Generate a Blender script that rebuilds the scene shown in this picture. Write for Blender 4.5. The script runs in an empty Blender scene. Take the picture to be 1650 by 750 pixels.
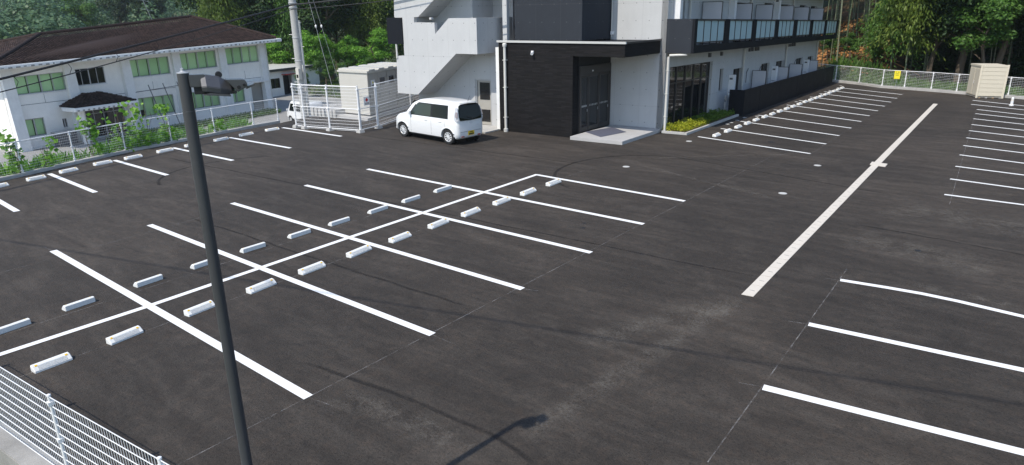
import bpy, bmesh, math, random
import numpy as np
from mathutils import Vector, Matrix
random.seed(7); rng = np.random.default_rng(11)
S = bpy.context.scene
C = S.collection

# ------------------------------------------------------------------ camera, sky, sun, exposure
CAM_LOC = Vector((13.0996, -4.7371, 5.2773))
PITCH, ROLL, YAW = -0.3182, -0.0160, -0.6847
_f = Vector((math.sin(YAW)*math.cos(PITCH), math.cos(YAW)*math.cos(PITCH), math.sin(PITCH)))
_r = Vector((math.cos(YAW), -math.sin(YAW), 0)); _u = _r.cross(_f)
_r2 = _r*math.cos(ROLL)+_u*math.sin(ROLL); _u2 = -_r*math.sin(ROLL)+_u*math.cos(ROLL)
cam = bpy.data.cameras.new('camera'); cam_o = bpy.data.objects.new('camera', cam); C.objects.link(cam_o)
M = Matrix((_r2, _u2, -_f)).transposed().to_4x4(); M.translation = CAM_LOC
cam_o.matrix_world = M
cam.sensor_width = 36; cam.lens = 36*1081.1/1650; cam.clip_end = 3000; cam.clip_start = 0.1
S.camera = cam_o
SUN_EL = math.radians(53.5); SUN_AZ = math.radians(185)      # the light comes from behind-left of the lot (from -y, a little -x)
world = bpy.data.worlds.new('World'); S.world = world; world.use_nodes = True
nt = world.node_tree; nt.nodes.clear()
sky = nt.nodes.new('ShaderNodeTexSky'); sky.sky_type = 'NISHITA'; sky.sun_disc = False
sky.sun_elevation = SUN_EL; sky.sun_rotation = SUN_AZ; sky.air_density = 1.0; sky.dust_density = 0.6; sky.ozone_density = 1.2
bg = nt.nodes.new('ShaderNodeBackground'); bg.inputs[1].default_value = 0.15
wo = nt.nodes.new('ShaderNodeOutputWorld'); nt.links.new(sky.outputs[0], bg.inputs[0]); nt.links.new(bg.outputs[0], wo.inputs[0])
sun = bpy.data.lights.new('sun', 'SUN'); sun.energy = 3.15; sun.angle = math.radians(0.53); sun.color = (1.0, 0.935, 0.83)
sun_o = bpy.data.objects.new('sun', sun); C.objects.link(sun_o)
_sd = Vector((math.sin(SUN_AZ)*math.cos(SUN_EL), math.cos(SUN_AZ)*math.cos(SUN_EL), math.sin(SUN_EL)))
sun_o.rotation_euler = _sd.to_track_quat('Z', 'Y').to_euler(); sun_o.location = (0, -20, 40)
S.view_settings.view_transform = 'Standard'; S.view_settings.look = 'None'; S.view_settings.gamma = 1.0
S.view_settings.exposure = 0.47; S.view_settings.use_curve_mapping = False
S.render.engine = 'CYCLES'; S.cycles.max_bounces = 6; S.cycles.transparent_max_bounces = 12
S.cycles.diffuse_bounces = 3; S.cycles.glossy_bounces = 3; S.cycles.use_denoising = True
S.cycles.sample_clamp_indirect = 6.0

# ------------------------------------------------------------------ survey: points on the lot in metres (x along the stalls, y along the lot)
LINES = {'mid': [((-5.03, 0.07),(5.39, -0.03)),((-5.27, 2.43),(5.4, 2.48)),((-5.49, 4.92),(5.41, 4.99)),((-5.56, 7.51),(5.36, 7.6)),((-5.76, 10.25),(5.28, 10.23)),((-0.29, 13.04),(5.17, 12.88))], 'spine': [((0.19, -2.9),(0.18, -0.07)),((0.18, -0.07),(-0.04, 4.96)),((-0.04, 4.96),(-0.3, 13.09))], 'left': [((-14.46, 0.84),(-9.82, 0.7)),((-14.65, 3.07),(-10.32, 2.98)),((-15.21, 5.48),(-10.85, 5.5)),((-15.87, 8.08),(-11.25, 8.19)),((-16.16, 10.81),(-11.57, 10.95)),((-16.59, 13.83),(-12.09, 13.95))], 'bldg': [((1.13, 22.78),(6.08, 21.77)),((1.11, 25.31),(6.02, 24.08)),((1.06, 27.84),(5.95, 26.33)),((1.06, 30.25),(5.88, 28.63)),((1.03, 32.68),(5.8, 30.88)),((1.01, 34.92),(5.7, 33.01)),((0.99, 37.22),(5.65, 35.09)),((1.0, 39.29),(5.57, 37.16)),((0.99, 41.38),(5.49, 39.18)),((0.98, 43.46),(5.44, 41.17)),((0.99, 45.49),(5.31, 43.4))], 'far': [((10.94, 17.93),(16.24, 17.93)),((10.8, 20.18),(16.071, 19.628)),((10.68, 22.34),(15.939, 21.683)),((10.54, 24.59),(15.732, 23.525)),((10.42, 26.69),(15.596, 25.549)),((10.3, 28.67),(15.443, 27.391)),((10.18, 30.7),(15.266, 29.21)),((10.07, 32.63),(15.144, 31.1)),((9.94, 34.63),(14.948, 32.895)),((9.82, 36.58),(14.787, 34.73)),((9.71, 38.3),(14.514, 36.061)),((9.23, 40.43),(14.081, 38.294)),((9.11, 42.4),(13.835, 39.999))], 'near': [((10.48, 4.22),(15.726, 4.972)),((10.38, 6.76),(15.651, 7.317)),((10.28, 9.22),(15.516, 10.038)),((11.88, 9.47),(13.29, 9.33))]}
STOPS_NEAR = [((1.4, -2.24),(1.37, -1.73)),((1.35, -1.12),(1.27, -0.55)),((1.3, 0.24),(1.24, 0.8)),((1.26, 1.52),(1.19, 2.15)),((1.22, 2.75),(1.17, 3.39)),((1.2, 4.04),(1.11, 4.74)),((1.19, 5.31),(1.14, 5.98)),((1.16, 6.66),(1.09, 7.37)),((1.13, 7.94),(1.07, 8.66)),((1.09, 9.31),(1.04, 10.02)),((1.07, 10.61),(1.02, 11.31)),((1.02, 11.99),(0.98, 12.7))]
STOPS_FAR = [((-0.69, -2.16),(-0.75, -1.7)),((-0.84, -1.06),(-0.89, -0.54)),((-0.95, 0.28),(-1.01, 0.84)),((-1.02, 1.51),(-1.08, 2.1)),((-1.11, 2.73),(-1.13, 3.34)),((-1.12, 4.02),(-1.16, 4.64)),((-1.15, 5.26),(-1.18, 5.89)),((-1.19, 6.61),(-1.24, 7.28)),((-1.27, 7.94),(-1.3, 8.6)),((-1.34, 9.32),(-1.36, 10.02))]
STOPS_LEFT = [((-13.59, 1.06),(-13.73, 1.61)),((-13.87, 2.2),(-13.98, 2.78)),((-14.25, 3.34),(-14.41, 3.95)),((-14.66, 4.6),(-14.76, 5.26)),((-14.81, 5.77),(-14.95, 6.46)),((-15.13, 7.16),(-15.27, 7.84)),((-15.43, 8.46),(-15.59, 9.11)),((-15.64, 9.87),(-15.79, 10.59)),((-15.94, 11.25),(-16.04, 11.97)),((-16.17, 12.71),(-16.19, 13.43))]
STOPS_BLDG = [(1.76, 23.4),(1.75, 24.69),(1.71, 25.99),(1.69, 27.23),(1.65, 28.47),(1.65, 29.7),(1.64, 30.84),(1.64, 32.0),(1.62, 33.17),(1.63, 34.24),(1.61, 35.39),(1.58, 36.58),(1.59, 37.61),(1.58, 38.72),(1.57, 39.71),(1.57, 40.75),(1.53, 41.85),(1.53, 42.86),(1.5, 43.94),(1.48, 45.06)]
CHALK = [((5.41, -1.96),(5.08, 20.24)),((1.31, -2.54),(0.62, 15.32)),((-0.63, -2.27),(-1.45, 12.56)),((-4.3, -1.31),(-5.99, 15.27)),((-0.3, 13.09),(-0.43, 14.52)),((-5.55, 0.03),(-4.99, 0.06)),((5.4, -0.03),(5.87, 0.05)),((5.41, 2.47),(5.98, 2.45)),((5.42, 5.0),(5.72, 5.11)),((10.55, 2.1),(10.23, 9.95)),((10.15, 4.13),(10.47, 4.23)),((10.06, 6.67),(10.38, 6.76)),((10.02, 9.14),(10.28, 9.21)),((6.16, 20.33),(5.22, 45.61)),((11.21, 16.8),(9.72, 37.97))]
GUTTER = [(8.97, 7.32),(9.19, 7.35),(7.75, 39.64),(7.53, 39.66)]
GUTTER_CROSS = [(8.3, 20.95),(8.8, 20.88),(8.77, 21.4),(8.26, 21.48)]
COVERS = [(1.55, 15.85),(1.27, 21.57),(6.88, 19.83),(7.14, 15.36),(-12.69, 15.35),(0.87, 26.67),(0.84, 27.21),(0.83, 28.02),(0.8, 29.05),(1.14, 29.86),(1.03, 36.55),(1.02, 42.58),(0.93, 46.7)]
LEFT_POSTS = [(-14.7, 0.56),(-15.14, 2.42),(-15.87, 4.35),(-16.57, 6.47),(-17.01, 8.58),(-17.54, 10.86),(-18.08, 13.17),(-18.27, 14.7)]
FAR_POSTS = [(-2.0, 50.4),(-0.11, 49.25),(1.72, 48.24),(3.46, 46.86),(4.85, 46.56),(6.43, 46.21),(7.89, 45.65),(9.27, 45.33),(10.57, 44.83),(11.8, 44.36)]
ENC_POSTS = [(-15.98, 14.23),(-15.29, 14.25),(-13.83, 14.63),(-12.15, 15.1),(-12.4, 16.4),(-13.92, 19.98)]

# ------------------------------------------------------------------ helpers
ORG = {}
def empty(name, loc=(0, 0, 0), rz=0.0):
    o = bpy.data.objects.new(name, None); C.objects.link(o); o.location = loc; o.rotation_euler = (0, 0, rz)
    o.empty_display_size = 0.2; ORG[o.name] = Vector(loc); return o
def tag(o, label=None, cat=None, group=None, kind=None):
    if label: o['label'] = label
    if cat: o['category'] = cat
    if group: o['group'] = group
    if kind: o['kind'] = kind
    return o
def copy_tree(o, parent=None):
    c = o.copy(); C.objects.link(c); c.parent = parent
    for ch in o.children: copy_tree(ch, c)
    return c
class MB:
    def __init__(self, frame=None): self.v = []; self.f = []; self.fr = frame
    def pt(self, p):
        self.v.append(tuple(p)); return len(self.v)-1
    def face(self, pts):
        self.f.append([self.pt(p) for p in pts]); return self
    def box(self, a, b):
        x0, y0, z0 = a; x1, y1, z1 = b
        P = [(x0,y0,z0),(x1,y0,z0),(x1,y1,z0),(x0,y1,z0),(x0,y0,z1),(x1,y0,z1),(x1,y1,z1),(x0,y1,z1)]
        i = len(self.v); self.v += P
        for q in ((0,3,2,1),(4,5,6,7),(0,1,5,4),(1,2,6,5),(2,3,7,6),(3,0,4,7)): self.f.append([i+k for k in q])
        return self
    def hexa(self, P):            # 8 points ordered as in box
        i = len(self.v); self.v += [tuple(p) for p in P]
        for q in ((0,3,2,1),(4,5,6,7),(0,1,5,4),(1,2,6,5),(2,3,7,6),(3,0,4,7)): self.f.append([i+k for k in q])
        return self
    def prism(self, poly, vec):   # polygon (3d points) extruded by vec
        n = len(poly); i = len(self.v); vec = Vector(vec)
        self.v += [tuple(p) for p in poly]; self.v += [tuple(Vector(p)+vec) for p in poly]
        self.f.append([i+k for k in range(n)][::-1]); self.f.append([i+n+k for k in range(n)])
        for k in range(n): self.f.append([i+k, i+(k+1)%n, i+n+(k+1)%n, i+n+k])
        return self
    def tube(self, pts, r, n=6, caps=True):
        pts = [Vector(p) for p in pts]; rs = r if isinstance(r, (list, tuple)) else [r]*len(pts)
        rings = []; prev = None
        for k, p in enumerate(pts):
            d = (pts[min(k+1, len(pts)-1)]-pts[max(k-1, 0)]).normalized()
            a = prev if prev is not None and abs(prev.dot(d)) < .95 else (Vector((0,0,1)) if abs(d.z) < .9 else Vector((1,0,0)))
            u = d.cross(a).normalized(); w = d.cross(u).normalized(); prev = a
            rings.append([self.pt(p+(u*math.cos(t)+w*math.sin(t))*rs[k]) for t in [2*math.pi*j/n for j in range(n)]])
        for a, b in zip(rings, rings[1:]):
            for j in range(n): self.f.append([a[j], a[(j+1)%n], b[(j+1)%n], b[j]])
        if caps: self.f.append(rings[0][::-1]); self.f.append(rings[-1][:])
        return self
    def lathe(self, prof, axis_o=(0,0,0), ax='z', n=20, caps=True):   # prof: (radius, along)
        rings = []
        for r, h in prof:
            ring = []
            for j in range(n):
                t = 2*math.pi*j/n; c, s = r*math.cos(t), r*math.sin(t)
                p = {'z': (c, s, h), 'y': (c, h, s), 'x': (h, c, s)}[ax]
                ring.append(self.pt(Vector(p)+Vector(axis_o)))
            rings.append(ring)
        for a, b in zip(rings, rings[1:]):
            for j in range(n): self.f.append([a[j], a[(j+1)%n], b[(j+1)%n], b[j]])
        if caps: self.f.append(rings[0][::-1]); self.f.append(rings[-1][:])
        return self
    def strip(self, pts, w, z):   # flat painted strip following pts
        pts = [Vector((p[0], p[1], 0)) for p in pts]; L = []; R = []
        for k, p in enumerate(pts):
            d = (pts[min(k+1, len(pts)-1)]-pts[max(k-1, 0)]).normalized(); nrm = Vector((-d.y, d.x, 0))*w/2
            L.append(self.pt((p.x+nrm.x, p.y+nrm.y, z))); R.append(self.pt((p.x-nrm.x, p.y-nrm.y, z)))
        for k in range(len(pts)-1): self.f.append([R[k], R[k+1], L[k+1], L[k]])
        return self
    def wall(self, a0, a1, z0, z1, holes, depth, pl):
        """a wall sheet in (a,z) with rectangular holes; pl(a,z,d) -> 3d point, d = depth behind the face"""
        A = sorted({a0, a1, *[h[0] for h in holes], *[h[1] for h in holes]}); Z = sorted({z0, z1, *[h[2] for h in holes], *[h[3] for h in holes]})
        inh = lambda a, z: any(h[0] < a < h[1] and h[2] < z < h[3] for h in holes)
        for x, X in zip(A, A[1:]):
            for y, Y in zip(Z, Z[1:]):
                if inh((x+X)/2, (y+Y)/2): continue
                self.face([pl(x,y,0), pl(X,y,0), pl(X,Y,0), pl(x,Y,0)]); self.face([pl(x,y,depth), pl(X,y,depth), pl(X,Y,depth), pl(x,Y,depth)])
        for (x, X, y, Y) in list(holes)+[(a0, a1, z0, z1)]:
            for p, q in (((x,y),(X,y)), ((X,y),(X,Y)), ((X,Y),(x,Y)), ((x,Y),(x,y))):
                self.face([pl(*p,0), pl(*q,0), pl(*q,depth), pl(*p,depth)])
        return self
    def obj(self, name, mat, parent=None, smooth=False, local=False, bevel=0, merge=True, kind=None):
        me = bpy.data.meshes.new(name)
        V = [Vector(self.fr(*p)) for p in self.v] if self.fr else [Vector(p) for p in self.v]
        if parent is not None and not local:
            o0 = ORG.get(parent.name, Vector((0,0,0))); V = [p-o0 for p in V]
        bm = bmesh.new(); bv = [bm.verts.new(p) for p in V]
        for f in self.f:
            try: bm.faces.new([bv[i] for i in f])
            except ValueError: pass
        if merge: bmesh.ops.remove_doubles(bm, verts=bm.verts, dist=1e-5)
        bmesh.ops.recalc_face_normals(bm, faces=bm.faces)
        if bevel: bmesh.ops.bevel(bm, geom=[e for e in bm.edges if len(e.link_faces) == 2 and e.calc_face_angle(0) > .5], offset=bevel, segments=2, affect='EDGES', clamp_overlap=True)
        if smooth:
            for f in bm.faces: f.smooth = True
            if smooth != 'all':
                for e in bm.edges:
                    if len(e.link_faces) == 2 and e.calc_face_angle(0) > .7: e.smooth = False
        bm.to_mesh(me); bm.free()
        if mat: me.materials.append(MAT[mat] if isinstance(mat, str) else mat)
        o = bpy.data.objects.new(name, me); C.objects.link(o)
        if parent is not None:
            o.parent = parent
            if not local: ORG[o.name] = ORG.get(parent.name, Vector((0,0,0)))
        else: ORG[o.name] = Vector((0,0,0))
        if kind: o['kind'] = kind
        return o
def mesh_np(name, V, F, mat):
    """fast mesh from numpy: V (n,3), F (m,4)"""
    me = bpy.data.meshes.new(name); me.vertices.add(len(V)); me.vertices.foreach_set('co', np.ascontiguousarray(V, dtype=np.float32).ravel())
    k = F.shape[1]; me.loops.add(F.size); me.loops.foreach_set('vertex_index', F.astype(np.int32).ravel())
    me.polygons.add(len(F)); me.polygons.foreach_set('loop_start', np.arange(0, F.size, k, dtype=np.int32)); me.polygons.foreach_set('loop_total', np.full(len(F), k, dtype=np.int32))
    me.update(); me.validate(); me.materials.append(MAT[mat] if isinstance(mat, str) else mat); return me

# ------------------------------------------------------------------ materials
MAT = {}
class NT:
    def __init__(self, name):
        m = bpy.data.materials.new(name); m.use_nodes = True; self.m = m; self.t = m.node_tree; self.t.nodes.clear(); MAT[name] = m
        self.out = self.n('ShaderNodeOutputMaterial')
    def n(self, typ, ins=None, **kw):
        x = self.t.nodes.new(typ)
        for k, v in kw.items(): setattr(x, k, v)
        for k, v in (ins or {}).items(): self.set(x.inputs[k], v)
        return x
    def set(self, sock, v):
        if isinstance(v, bpy.types.Node): v = v.outputs[0]
        if isinstance(v, bpy.types.NodeSocket): self.t.links.new(v, sock)
        else: sock.default_value = v
    def coord(self, which='Object'): return self.n('ShaderNodeTexCoord').outputs[which]
    def pos(self): return self.n('ShaderNodeNewGeometry').outputs['Position']
    def nrm(self): return self.n('ShaderNodeNewGeometry').outputs['Normal']
    def noise(self, vec, scale, detail=4, rough=.55, dist=0.0): 
        return self.n('ShaderNodeTexNoise', {'Vector': vec, 'Scale': scale, 'Detail': detail, 'Roughness': rough, 'Distortion': dist}).outputs[0]
    def mapping(self, vec, scale=(1,1,1), rot=(0,0,0)): return self.n('ShaderNodeMapping', {'Vector': vec, 'Scale': scale, 'Rotation': rot}).outputs[0]
    def ramp(self, fac, stops):
        r = self.n('ShaderNodeValToRGB', {'Fac': fac}); e = r.color_ramp.elements
        while len(e) < len(stops): e.new(.5)
        for k, (p, c) in enumerate(stops):
            e[k].position = p; e[k].color = (*c, 1) if len(c) == 3 else c
        return r.outputs[0]
    def math(self, op, a, b=0.0, c=None, clamp=False):
        x = self.n('ShaderNodeMath', operation=op, use_clamp=clamp); self.set(x.inputs[0], a); self.set(x.inputs[1], b)
        if c is not None: self.set(x.inputs[2], c)
        return x.outputs[0]
    def mix(self, fac, a, b, mode='MIX'):
        x = self.n('ShaderNodeMix', data_type='RGBA', blend_type=mode); self.set(x.inputs[0], fac); self.set(x.inputs[6], a); self.set(x.inputs[7], b); return x.outputs[2]
    def val(self, lo, hi, fac):
        return self.n('ShaderNodeMapRange', {'Value': fac, 'To Min': lo, 'To Max': hi}).outputs[0]
    def bump(self, h, strength=.3, dist=.02): return self.n('ShaderNodeBump', {'Height': h, 'Strength': strength, 'Distance': dist}).outputs[0]
    def bsdf(self, **kw):
        b = self.n('ShaderNodeBsdfPrincipled')
        nm = {'color': 'Base Color', 'rough': 'Roughness', 'metal': 'Metallic', 'spec': 'Specular IOR Level', 'normal': 'Normal', 'trans': 'Transmission Weight', 'alpha': 'Alpha', 'coat': 'Coat Weight', 'ior': 'IOR'}
        for k, v in kw.items():
            if k == 'color' and isinstance(v, tuple): v = (*v, 1)
            self.set(b.inputs[nm[k]], v)
        self.t.links.new(b.outputs[0], self.out.inputs[0]); return b
def c4(c): return (*c, 1)
def plain(name, col, rough=.5, var=.12, scale=6, metal=0, spec=.5, coat=0, bump=0):
    m = NT(name); p = m.pos(); n = m.noise(p, scale, 5); n2 = m.noise(p, scale*.22, 3)
    f = m.math('MULTIPLY_ADD', m.math('ADD', n, n2), var, 1-var)
    col_ = m.mix(1.0, c4(col), m.n('ShaderNodeCombineColor', {0: f, 1: f, 2: f}), 'MULTIPLY')
    kw = dict(color=col_, rough=m.val(max(rough-.08, .02), rough+.08, n), metal=metal, spec=spec, coat=coat)
    if bump: kw['normal'] = m.bump(m.noise(p, scale*6, 4), bump, .01)
    m.bsdf(**kw); return m

# asphalt: dark binder, grit, roller streaks along x, pale worn areas, damp-dark patches
m = NT('asphalt'); p = m.pos()
grit = m.noise(p, 70, 4, .75); grit2 = m.noise(m.mapping(p, (.8, 1.3, 1)), 22, 4, .7); pits = m.ramp(m.noise(p, 30, 4, .8), [(.36, (.35,.35,.35)), (.46, (1,1,1))])
streak = m.noise(m.mapping(p, (.38, 1.9, 1), (0, 0, .10)), 1.2, 9, .72, .4)
big = m.noise(p, .13, 5, .6, .8); mid = m.noise(p, .7, 8, .7, .6)
vor = m.n('ShaderNodeTexVoronoi', {'Vector': p, 'Scale': 42.0}).outputs[0]
a = m.ramp(streak, [(.28, (.0235,.0193,.0158)), (.5, (.0355,.0299,.0251)), (.74, (.058,.0500,.0425))])
b_ = m.mix(m.ramp(big, [(.42, (0,0,0)), (.60, (1,1,1))]), a, m.mix(1.0, a, (1.42,1.40,1.37,1), 'MULTIPLY'))
c_ = m.mix(m.ramp(mid, [(.55, (0,0,0)), (.72, (.60,.60,.60))]), b_, (.074,.064,.055,1))
c_ = m.mix(m.ramp(m.noise(p, .33, 6, .65, .8), [(.30, (.45,.45,.45)), (.44, (0,0,0))]), c_, (.022,.019,.0165,1))
g = m.math('MULTIPLY_ADD', grit, 1.5, .25); g2 = m.math('MULTIPLY', m.math('MULTIPLY', g, pits), m.math('MULTIPLY_ADD', grit2, 1.1, .48))
mot = m.noise(p, 4.5, 8, .78, .3); c_ = m.mix(1.0, c_, m.ramp(mot, [(.30, (.60,.62,.64)), (.5, (1.0,.99,.98)), (.70, (1.0,1.0,1.0))]), 'MULTIPLY'); c_ = m.mix(m.ramp(m.noise(p, 6.3, 6, .7), [(.48, (0,0,0)), (.68, (.5,.5,.5))]), c_, m.mix(1.0, c_, (1.55,1.36,1.22,1), 'MULTIPLY'))
d_ = m.mix(1.0, c_, m.n('ShaderNodeCombineColor', {0: g2, 1: g2, 2: g2}), 'MULTIPLY')
speck = m.ramp(m.noise(p, 85, 2, .5), [(.70, (0,0,0)), (.76, (.55,.55,.55))])
d_ = m.mix(speck, d_, (.15,.14,.13,1))
scr = m.ramp(m.noise(m.mapping(p, (.35, 7, 1), (0, 0, .16)), 2.2, 6, .75), [(.66, (0,0,0)), (.74, (.40,.40,.40))]); d_ = m.mix(m.math('MULTIPLY', scr, m.ramp(m.noise(p, .25, 3), [(.45, (0,0,0)), (.6, (1,1,1))])), d_, (.12,.11,.10,1))
hh = m.math('ADD', m.math('MULTIPLY', grit2, .6), m.math('ADD', grit, m.math('MULTIPLY', vor, .8)))
m.bsdf(color=d_, rough=m.val(.78, .95, mid), spec=.35, normal=m.bump(hh, .55, .012))
# road paint: white, worn at the edges of its noise
m = NT('paint'); p = m.pos(); w = m.noise(p, 26, 5, .7); w2 = m.noise(p, 2.2, 4)
col = m.mix(m.ramp(m.math('ADD', w, m.math('MULTIPLY', w2, .35)), [(.40, (1,1,1)), (.56, (0,0,0))]), (.80,.80,.79,1), (.42,.41,.40,1))
m.bsdf(color=col, rough=.6, spec=.4, normal=m.bump(m.noise(p, 80, 3), .3, .004))
# chalk layout lines: broken
m = NT('chalk'); p = m.pos(); w = m.noise(p, 3.5, 5, .7)
b = m.bsdf(color=(.30,.29,.28), rough=.9); tr = m.n('ShaderNodeBsdfTransparent'); mx = m.n('ShaderNodeMixShader', {0: m.ramp(w, [(.42, (.05,.05,.05)), (.66, (.62,.62,.62))])})
m.t.links.new(tr.outputs[0], mx.inputs[1]); m.t.links.new(b.outputs[0], mx.inputs[2]); m.t.links.new(mx.outputs[0], m.out.inputs[0])
# dusty scuffs on the seam, rubber marks
for nm, col, lo in (('dust', (.21,.19,.165), .46), ('rubber', (.024,.023,.023), .34), ('soil_dust', (.16,.12,.085), .42)):
    m = NT(nm); p = m.pos(); w = m.math('MULTIPLY_ADD', m.noise(m.mapping(p, (1, 1.0, 1)), 2.3, 8, .78, .5), .62, m.math('MULTIPLY', m.noise(p, 21, 5, .7), .38))
    # fade towards the sides of the strip with the stored edge weight
    at = m.n('ShaderNodeAttribute', attribute_name='edge').outputs['Fac']
    b = m.bsdf(color=col, rough=.95, spec=.2); tr = m.n('ShaderNodeBsdfTransparent')
    mx = m.n('ShaderNodeMixShader', {0: m.math('MULTIPLY', m.ramp(w, [(lo, (0,0,0)), (lo+.22, (.60,.60,.60))]), at)})
    m.t.links.new(tr.outputs[0], mx.inputs[1]); m.t.links.new(b.outputs[0], mx.inputs[2]); m.t.links.new(mx.outputs[0], m.out.inputs[0])
# fair-faced concrete with tie holes and board joints
def concrete(name, base, dots=True, joint=.9, stain=.13):
    m = NT(name); p = m.pos(); sep = m.n('ShaderNodeSeparateXYZ', {0: p}); nn = m.n('ShaderNodeSeparateXYZ', {0: m.nrm()})
    isx = m.math('GREATER_THAN', m.math('ABSOLUTE', nn.outputs[0]), .6)
    u = m.math('ADD', m.math('MULTIPLY', sep.outputs[0], m.math('SUBTRACT', 1, isx)), m.math('MULTIPLY', sep.outputs[1], isx)); z = sep.outputs[2]
    n1 = m.noise(p, 1.3, 6, .6, .4); n2 = m.noise(m.mapping(p, (3, 3, .35)), 1.6, 5, .6); n3 = m.noise(p, 22, 4, .6)
    f = m.math('ADD', m.math('ADD', m.val(1-stain, 1+stain*.4, n1), m.val(-stain*.35, stain*.35, n2)), m.val(-.05, .05, n3))
    col = m.mix(1.0, c4(base), m.n('ShaderNodeCombineColor', {0: f, 1: f, 2: f}), 'MULTIPLY'); hgt = m.math('MULTIPLY', n3, .2)
    if dots:
        du = m.math('SUBTRACT', m.math('FRACT', m.math('DIVIDE', u, .62)), .5); dz = m.math('SUBTRACT', m.math('FRACT', m.math('DIVIDE', z, .74)), .5)
        du = m.math('MULTIPLY', du, .62); dz = m.math('MULTIPLY', dz, .74)
        r = m.math('SQRT', m.math('ADD', m.math('MULTIPLY', du, du), m.math('MULTIPLY', dz, dz)))
        hole = m.math('LESS_THAN', r, .022); col = m.mix(m.math('MULTIPLY', hole, .75), col, (.10,.105,.11,1)); hgt = m.math('SUBTRACT', hgt, hole)
        ju = m.math('LESS_THAN', m.math('ABSOLUTE', m.math('SUBTRACT', m.math('FRACT', m.math('DIVIDE', u, 1.24)), .5)), .004)
        jz = m.math('LESS_THAN', m.math('ABSOLUTE', m.math('SUBTRACT', m.math('FRACT', m.math('DIVIDE', z, 2.22)), .5)), .003)
        j = m.math('MAXIMUM', ju, jz); col = m.mix(m.math('MULTIPLY', j, .28), col, (.12,.12,.12,1)); hgt = m.math('SUBTRACT', hgt, m.math('MULTIPLY', j, .5))
    m.bsdf(color=col, rough=.85, spec=.15, normal=m.bump(hgt, .35, .01)); return m
concrete('concrete', (.53,.535,.535)); concrete('concrete_navy', (.036,.041,.050), True, .9, .18); concrete('concrete_kerb', (.50,.49,.47), False, stain=.4)
concrete('concrete_dirty', (.36,.35,.33), False, stain=.5); concrete('stucco', (.94,.92,.87), False, stain=.14); concrete('stucco_trim', (.86,.86,.84), False, stain=.25)
plain('navy', (.008,.0095,.0135), .6, .12, 3, spec=.2); plain('wheelstop', (.74,.74,.72), .65, .16, 14, bump=.25); plain('reflector', (.80,.50,.04), .3, .05)
plain('white_metal', (.80,.80,.80), .38, .05); plain('galv', (.45,.46,.47), .45, .2, 8, metal=.3); plain('bronze', (.055,.050,.047), .4, .12)
plain('dark_metal', (.085,.087,.095), .30, .14, 12, spec=.7, metal=.35); plain('pole_grey', (.050,.051,.056), .38, .10, 9, spec=.5); plain('gutter_slab', (.60,.55,.48), .8, .12, 3, bump=.2); plain('black', (.012,.012,.013), .6, .2); plain('pipe', (.60,.59,.55), .5, .08)
plain('slab', (.42,.41,.40), .8, .2, 5, bump=.2); plain('mat_fabric', (.085,.09,.125), .95, .2, 60, bump=.4); plain('beige', (.54,.52,.47), .5, .10, 2); plain('beige_dark', (.38,.36,.32), .55, .12, 3)
plain('shed_tan', (.64,.58,.46), .5, .10, 2); plain('board', (.52,.525,.55), .55, .05, 3); plain('roller', (.62,.86,.48), .85, .08, 2); plain('interior', (.05,.05,.052), .9, .3, 2); plain('flash', (.52,.52,.50), .45, .1, 3)
plain('rubber_tyre', (.016,.016,.017), .8, .2, 30); plain('rim', (.72,.73,.74), .35, .05, 8, metal=.15); plain('lamp_glass', (.55,.56,.58), .12, .05, 5); plain('red_lens', (.35,.01,.01), .15, .05); plain('lamp_dark', (.30,.26,.27), .12, .05, 5)
plain('yellow_plate', (.80,.55,.02), .5, .05); plain('yellow_sign', (.85,.72,.03), .5, .05); plain('ink', (.02,.02,.02), .7, .1); plain('red_ink', (.55,.03,.03), .6, .1); plain('sign_white', (.8,.8,.8), .5, .04)
plain('pole_concrete', (.40,.40,.385), .8, .22, 4, bump=.2); plain('wire', (.016,.016,.017), .6, .1); plain('steel_wire', (.42,.44,.44), .4, .1, metal=.4); plain('insulator', (.8,.8,.78), .25, .03)
plain('soil', (.20,.13,.075), .95, .35, 3, bump=.5); plain('bark', (.11,.085,.06), .95, .3, 6, bump=.6); plain('dead_leaf', (.42,.20,.07), .9, .4, 5); plain('wood_pallet', (.42,.26,.12), .8, .3, 5)
plain('van_white', (.74,.745,.745), .3, .03, 2, coat=.4); plain('grey_plastic', (.10,.10,.105), .6, .1)
m = NT('car_paint'); m.bsdf(color=(.80,.805,.80), rough=.28, spec=.5, coat=.7)
# glass: dark tinted panes that mirror the lot; frosted balcony panes
m = NT('glass'); p = m.pos(); m.bsdf(color=(.012,.013,.014), rough=.035, spec=.62, normal=m.bump(m.noise(p, .8, 2), .02, .05))
m = NT('cabin_glass'); m.bsdf(color=(.030,.042,.036), rough=.03, spec=.4)
m = NT('car_glass'); m.bsdf(color=(.006,.008,.0075), rough=.03, spec=.22)
m = NT('clear_glass'); b = m.n('ShaderNodeBsdfGlossy', {'Roughness': .02, 'Color': (1,1,1,1)}); tr = m.n('ShaderNodeBsdfTransparent', {'Color': (.92,.96,.94,1)}); fr = m.n('ShaderNodeFresnel', {'IOR': 1.3})
mx = m.n('ShaderNodeMixShader', {0: fr}); m.t.links.new(tr.outputs[0], mx.inputs[1]); m.t.links.new(b.outputs[0], mx.inputs[2]); m.t.links.new(mx.outputs[0], m.out.inputs[0])
m = NT('frosted'); p = m.pos(); m.bsdf(color=m.mix(m.noise(p, 2.2, 3), (.36,.50,.53,1), (.44,.58,.60,1)), rough=.28, spec=.5)
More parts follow.
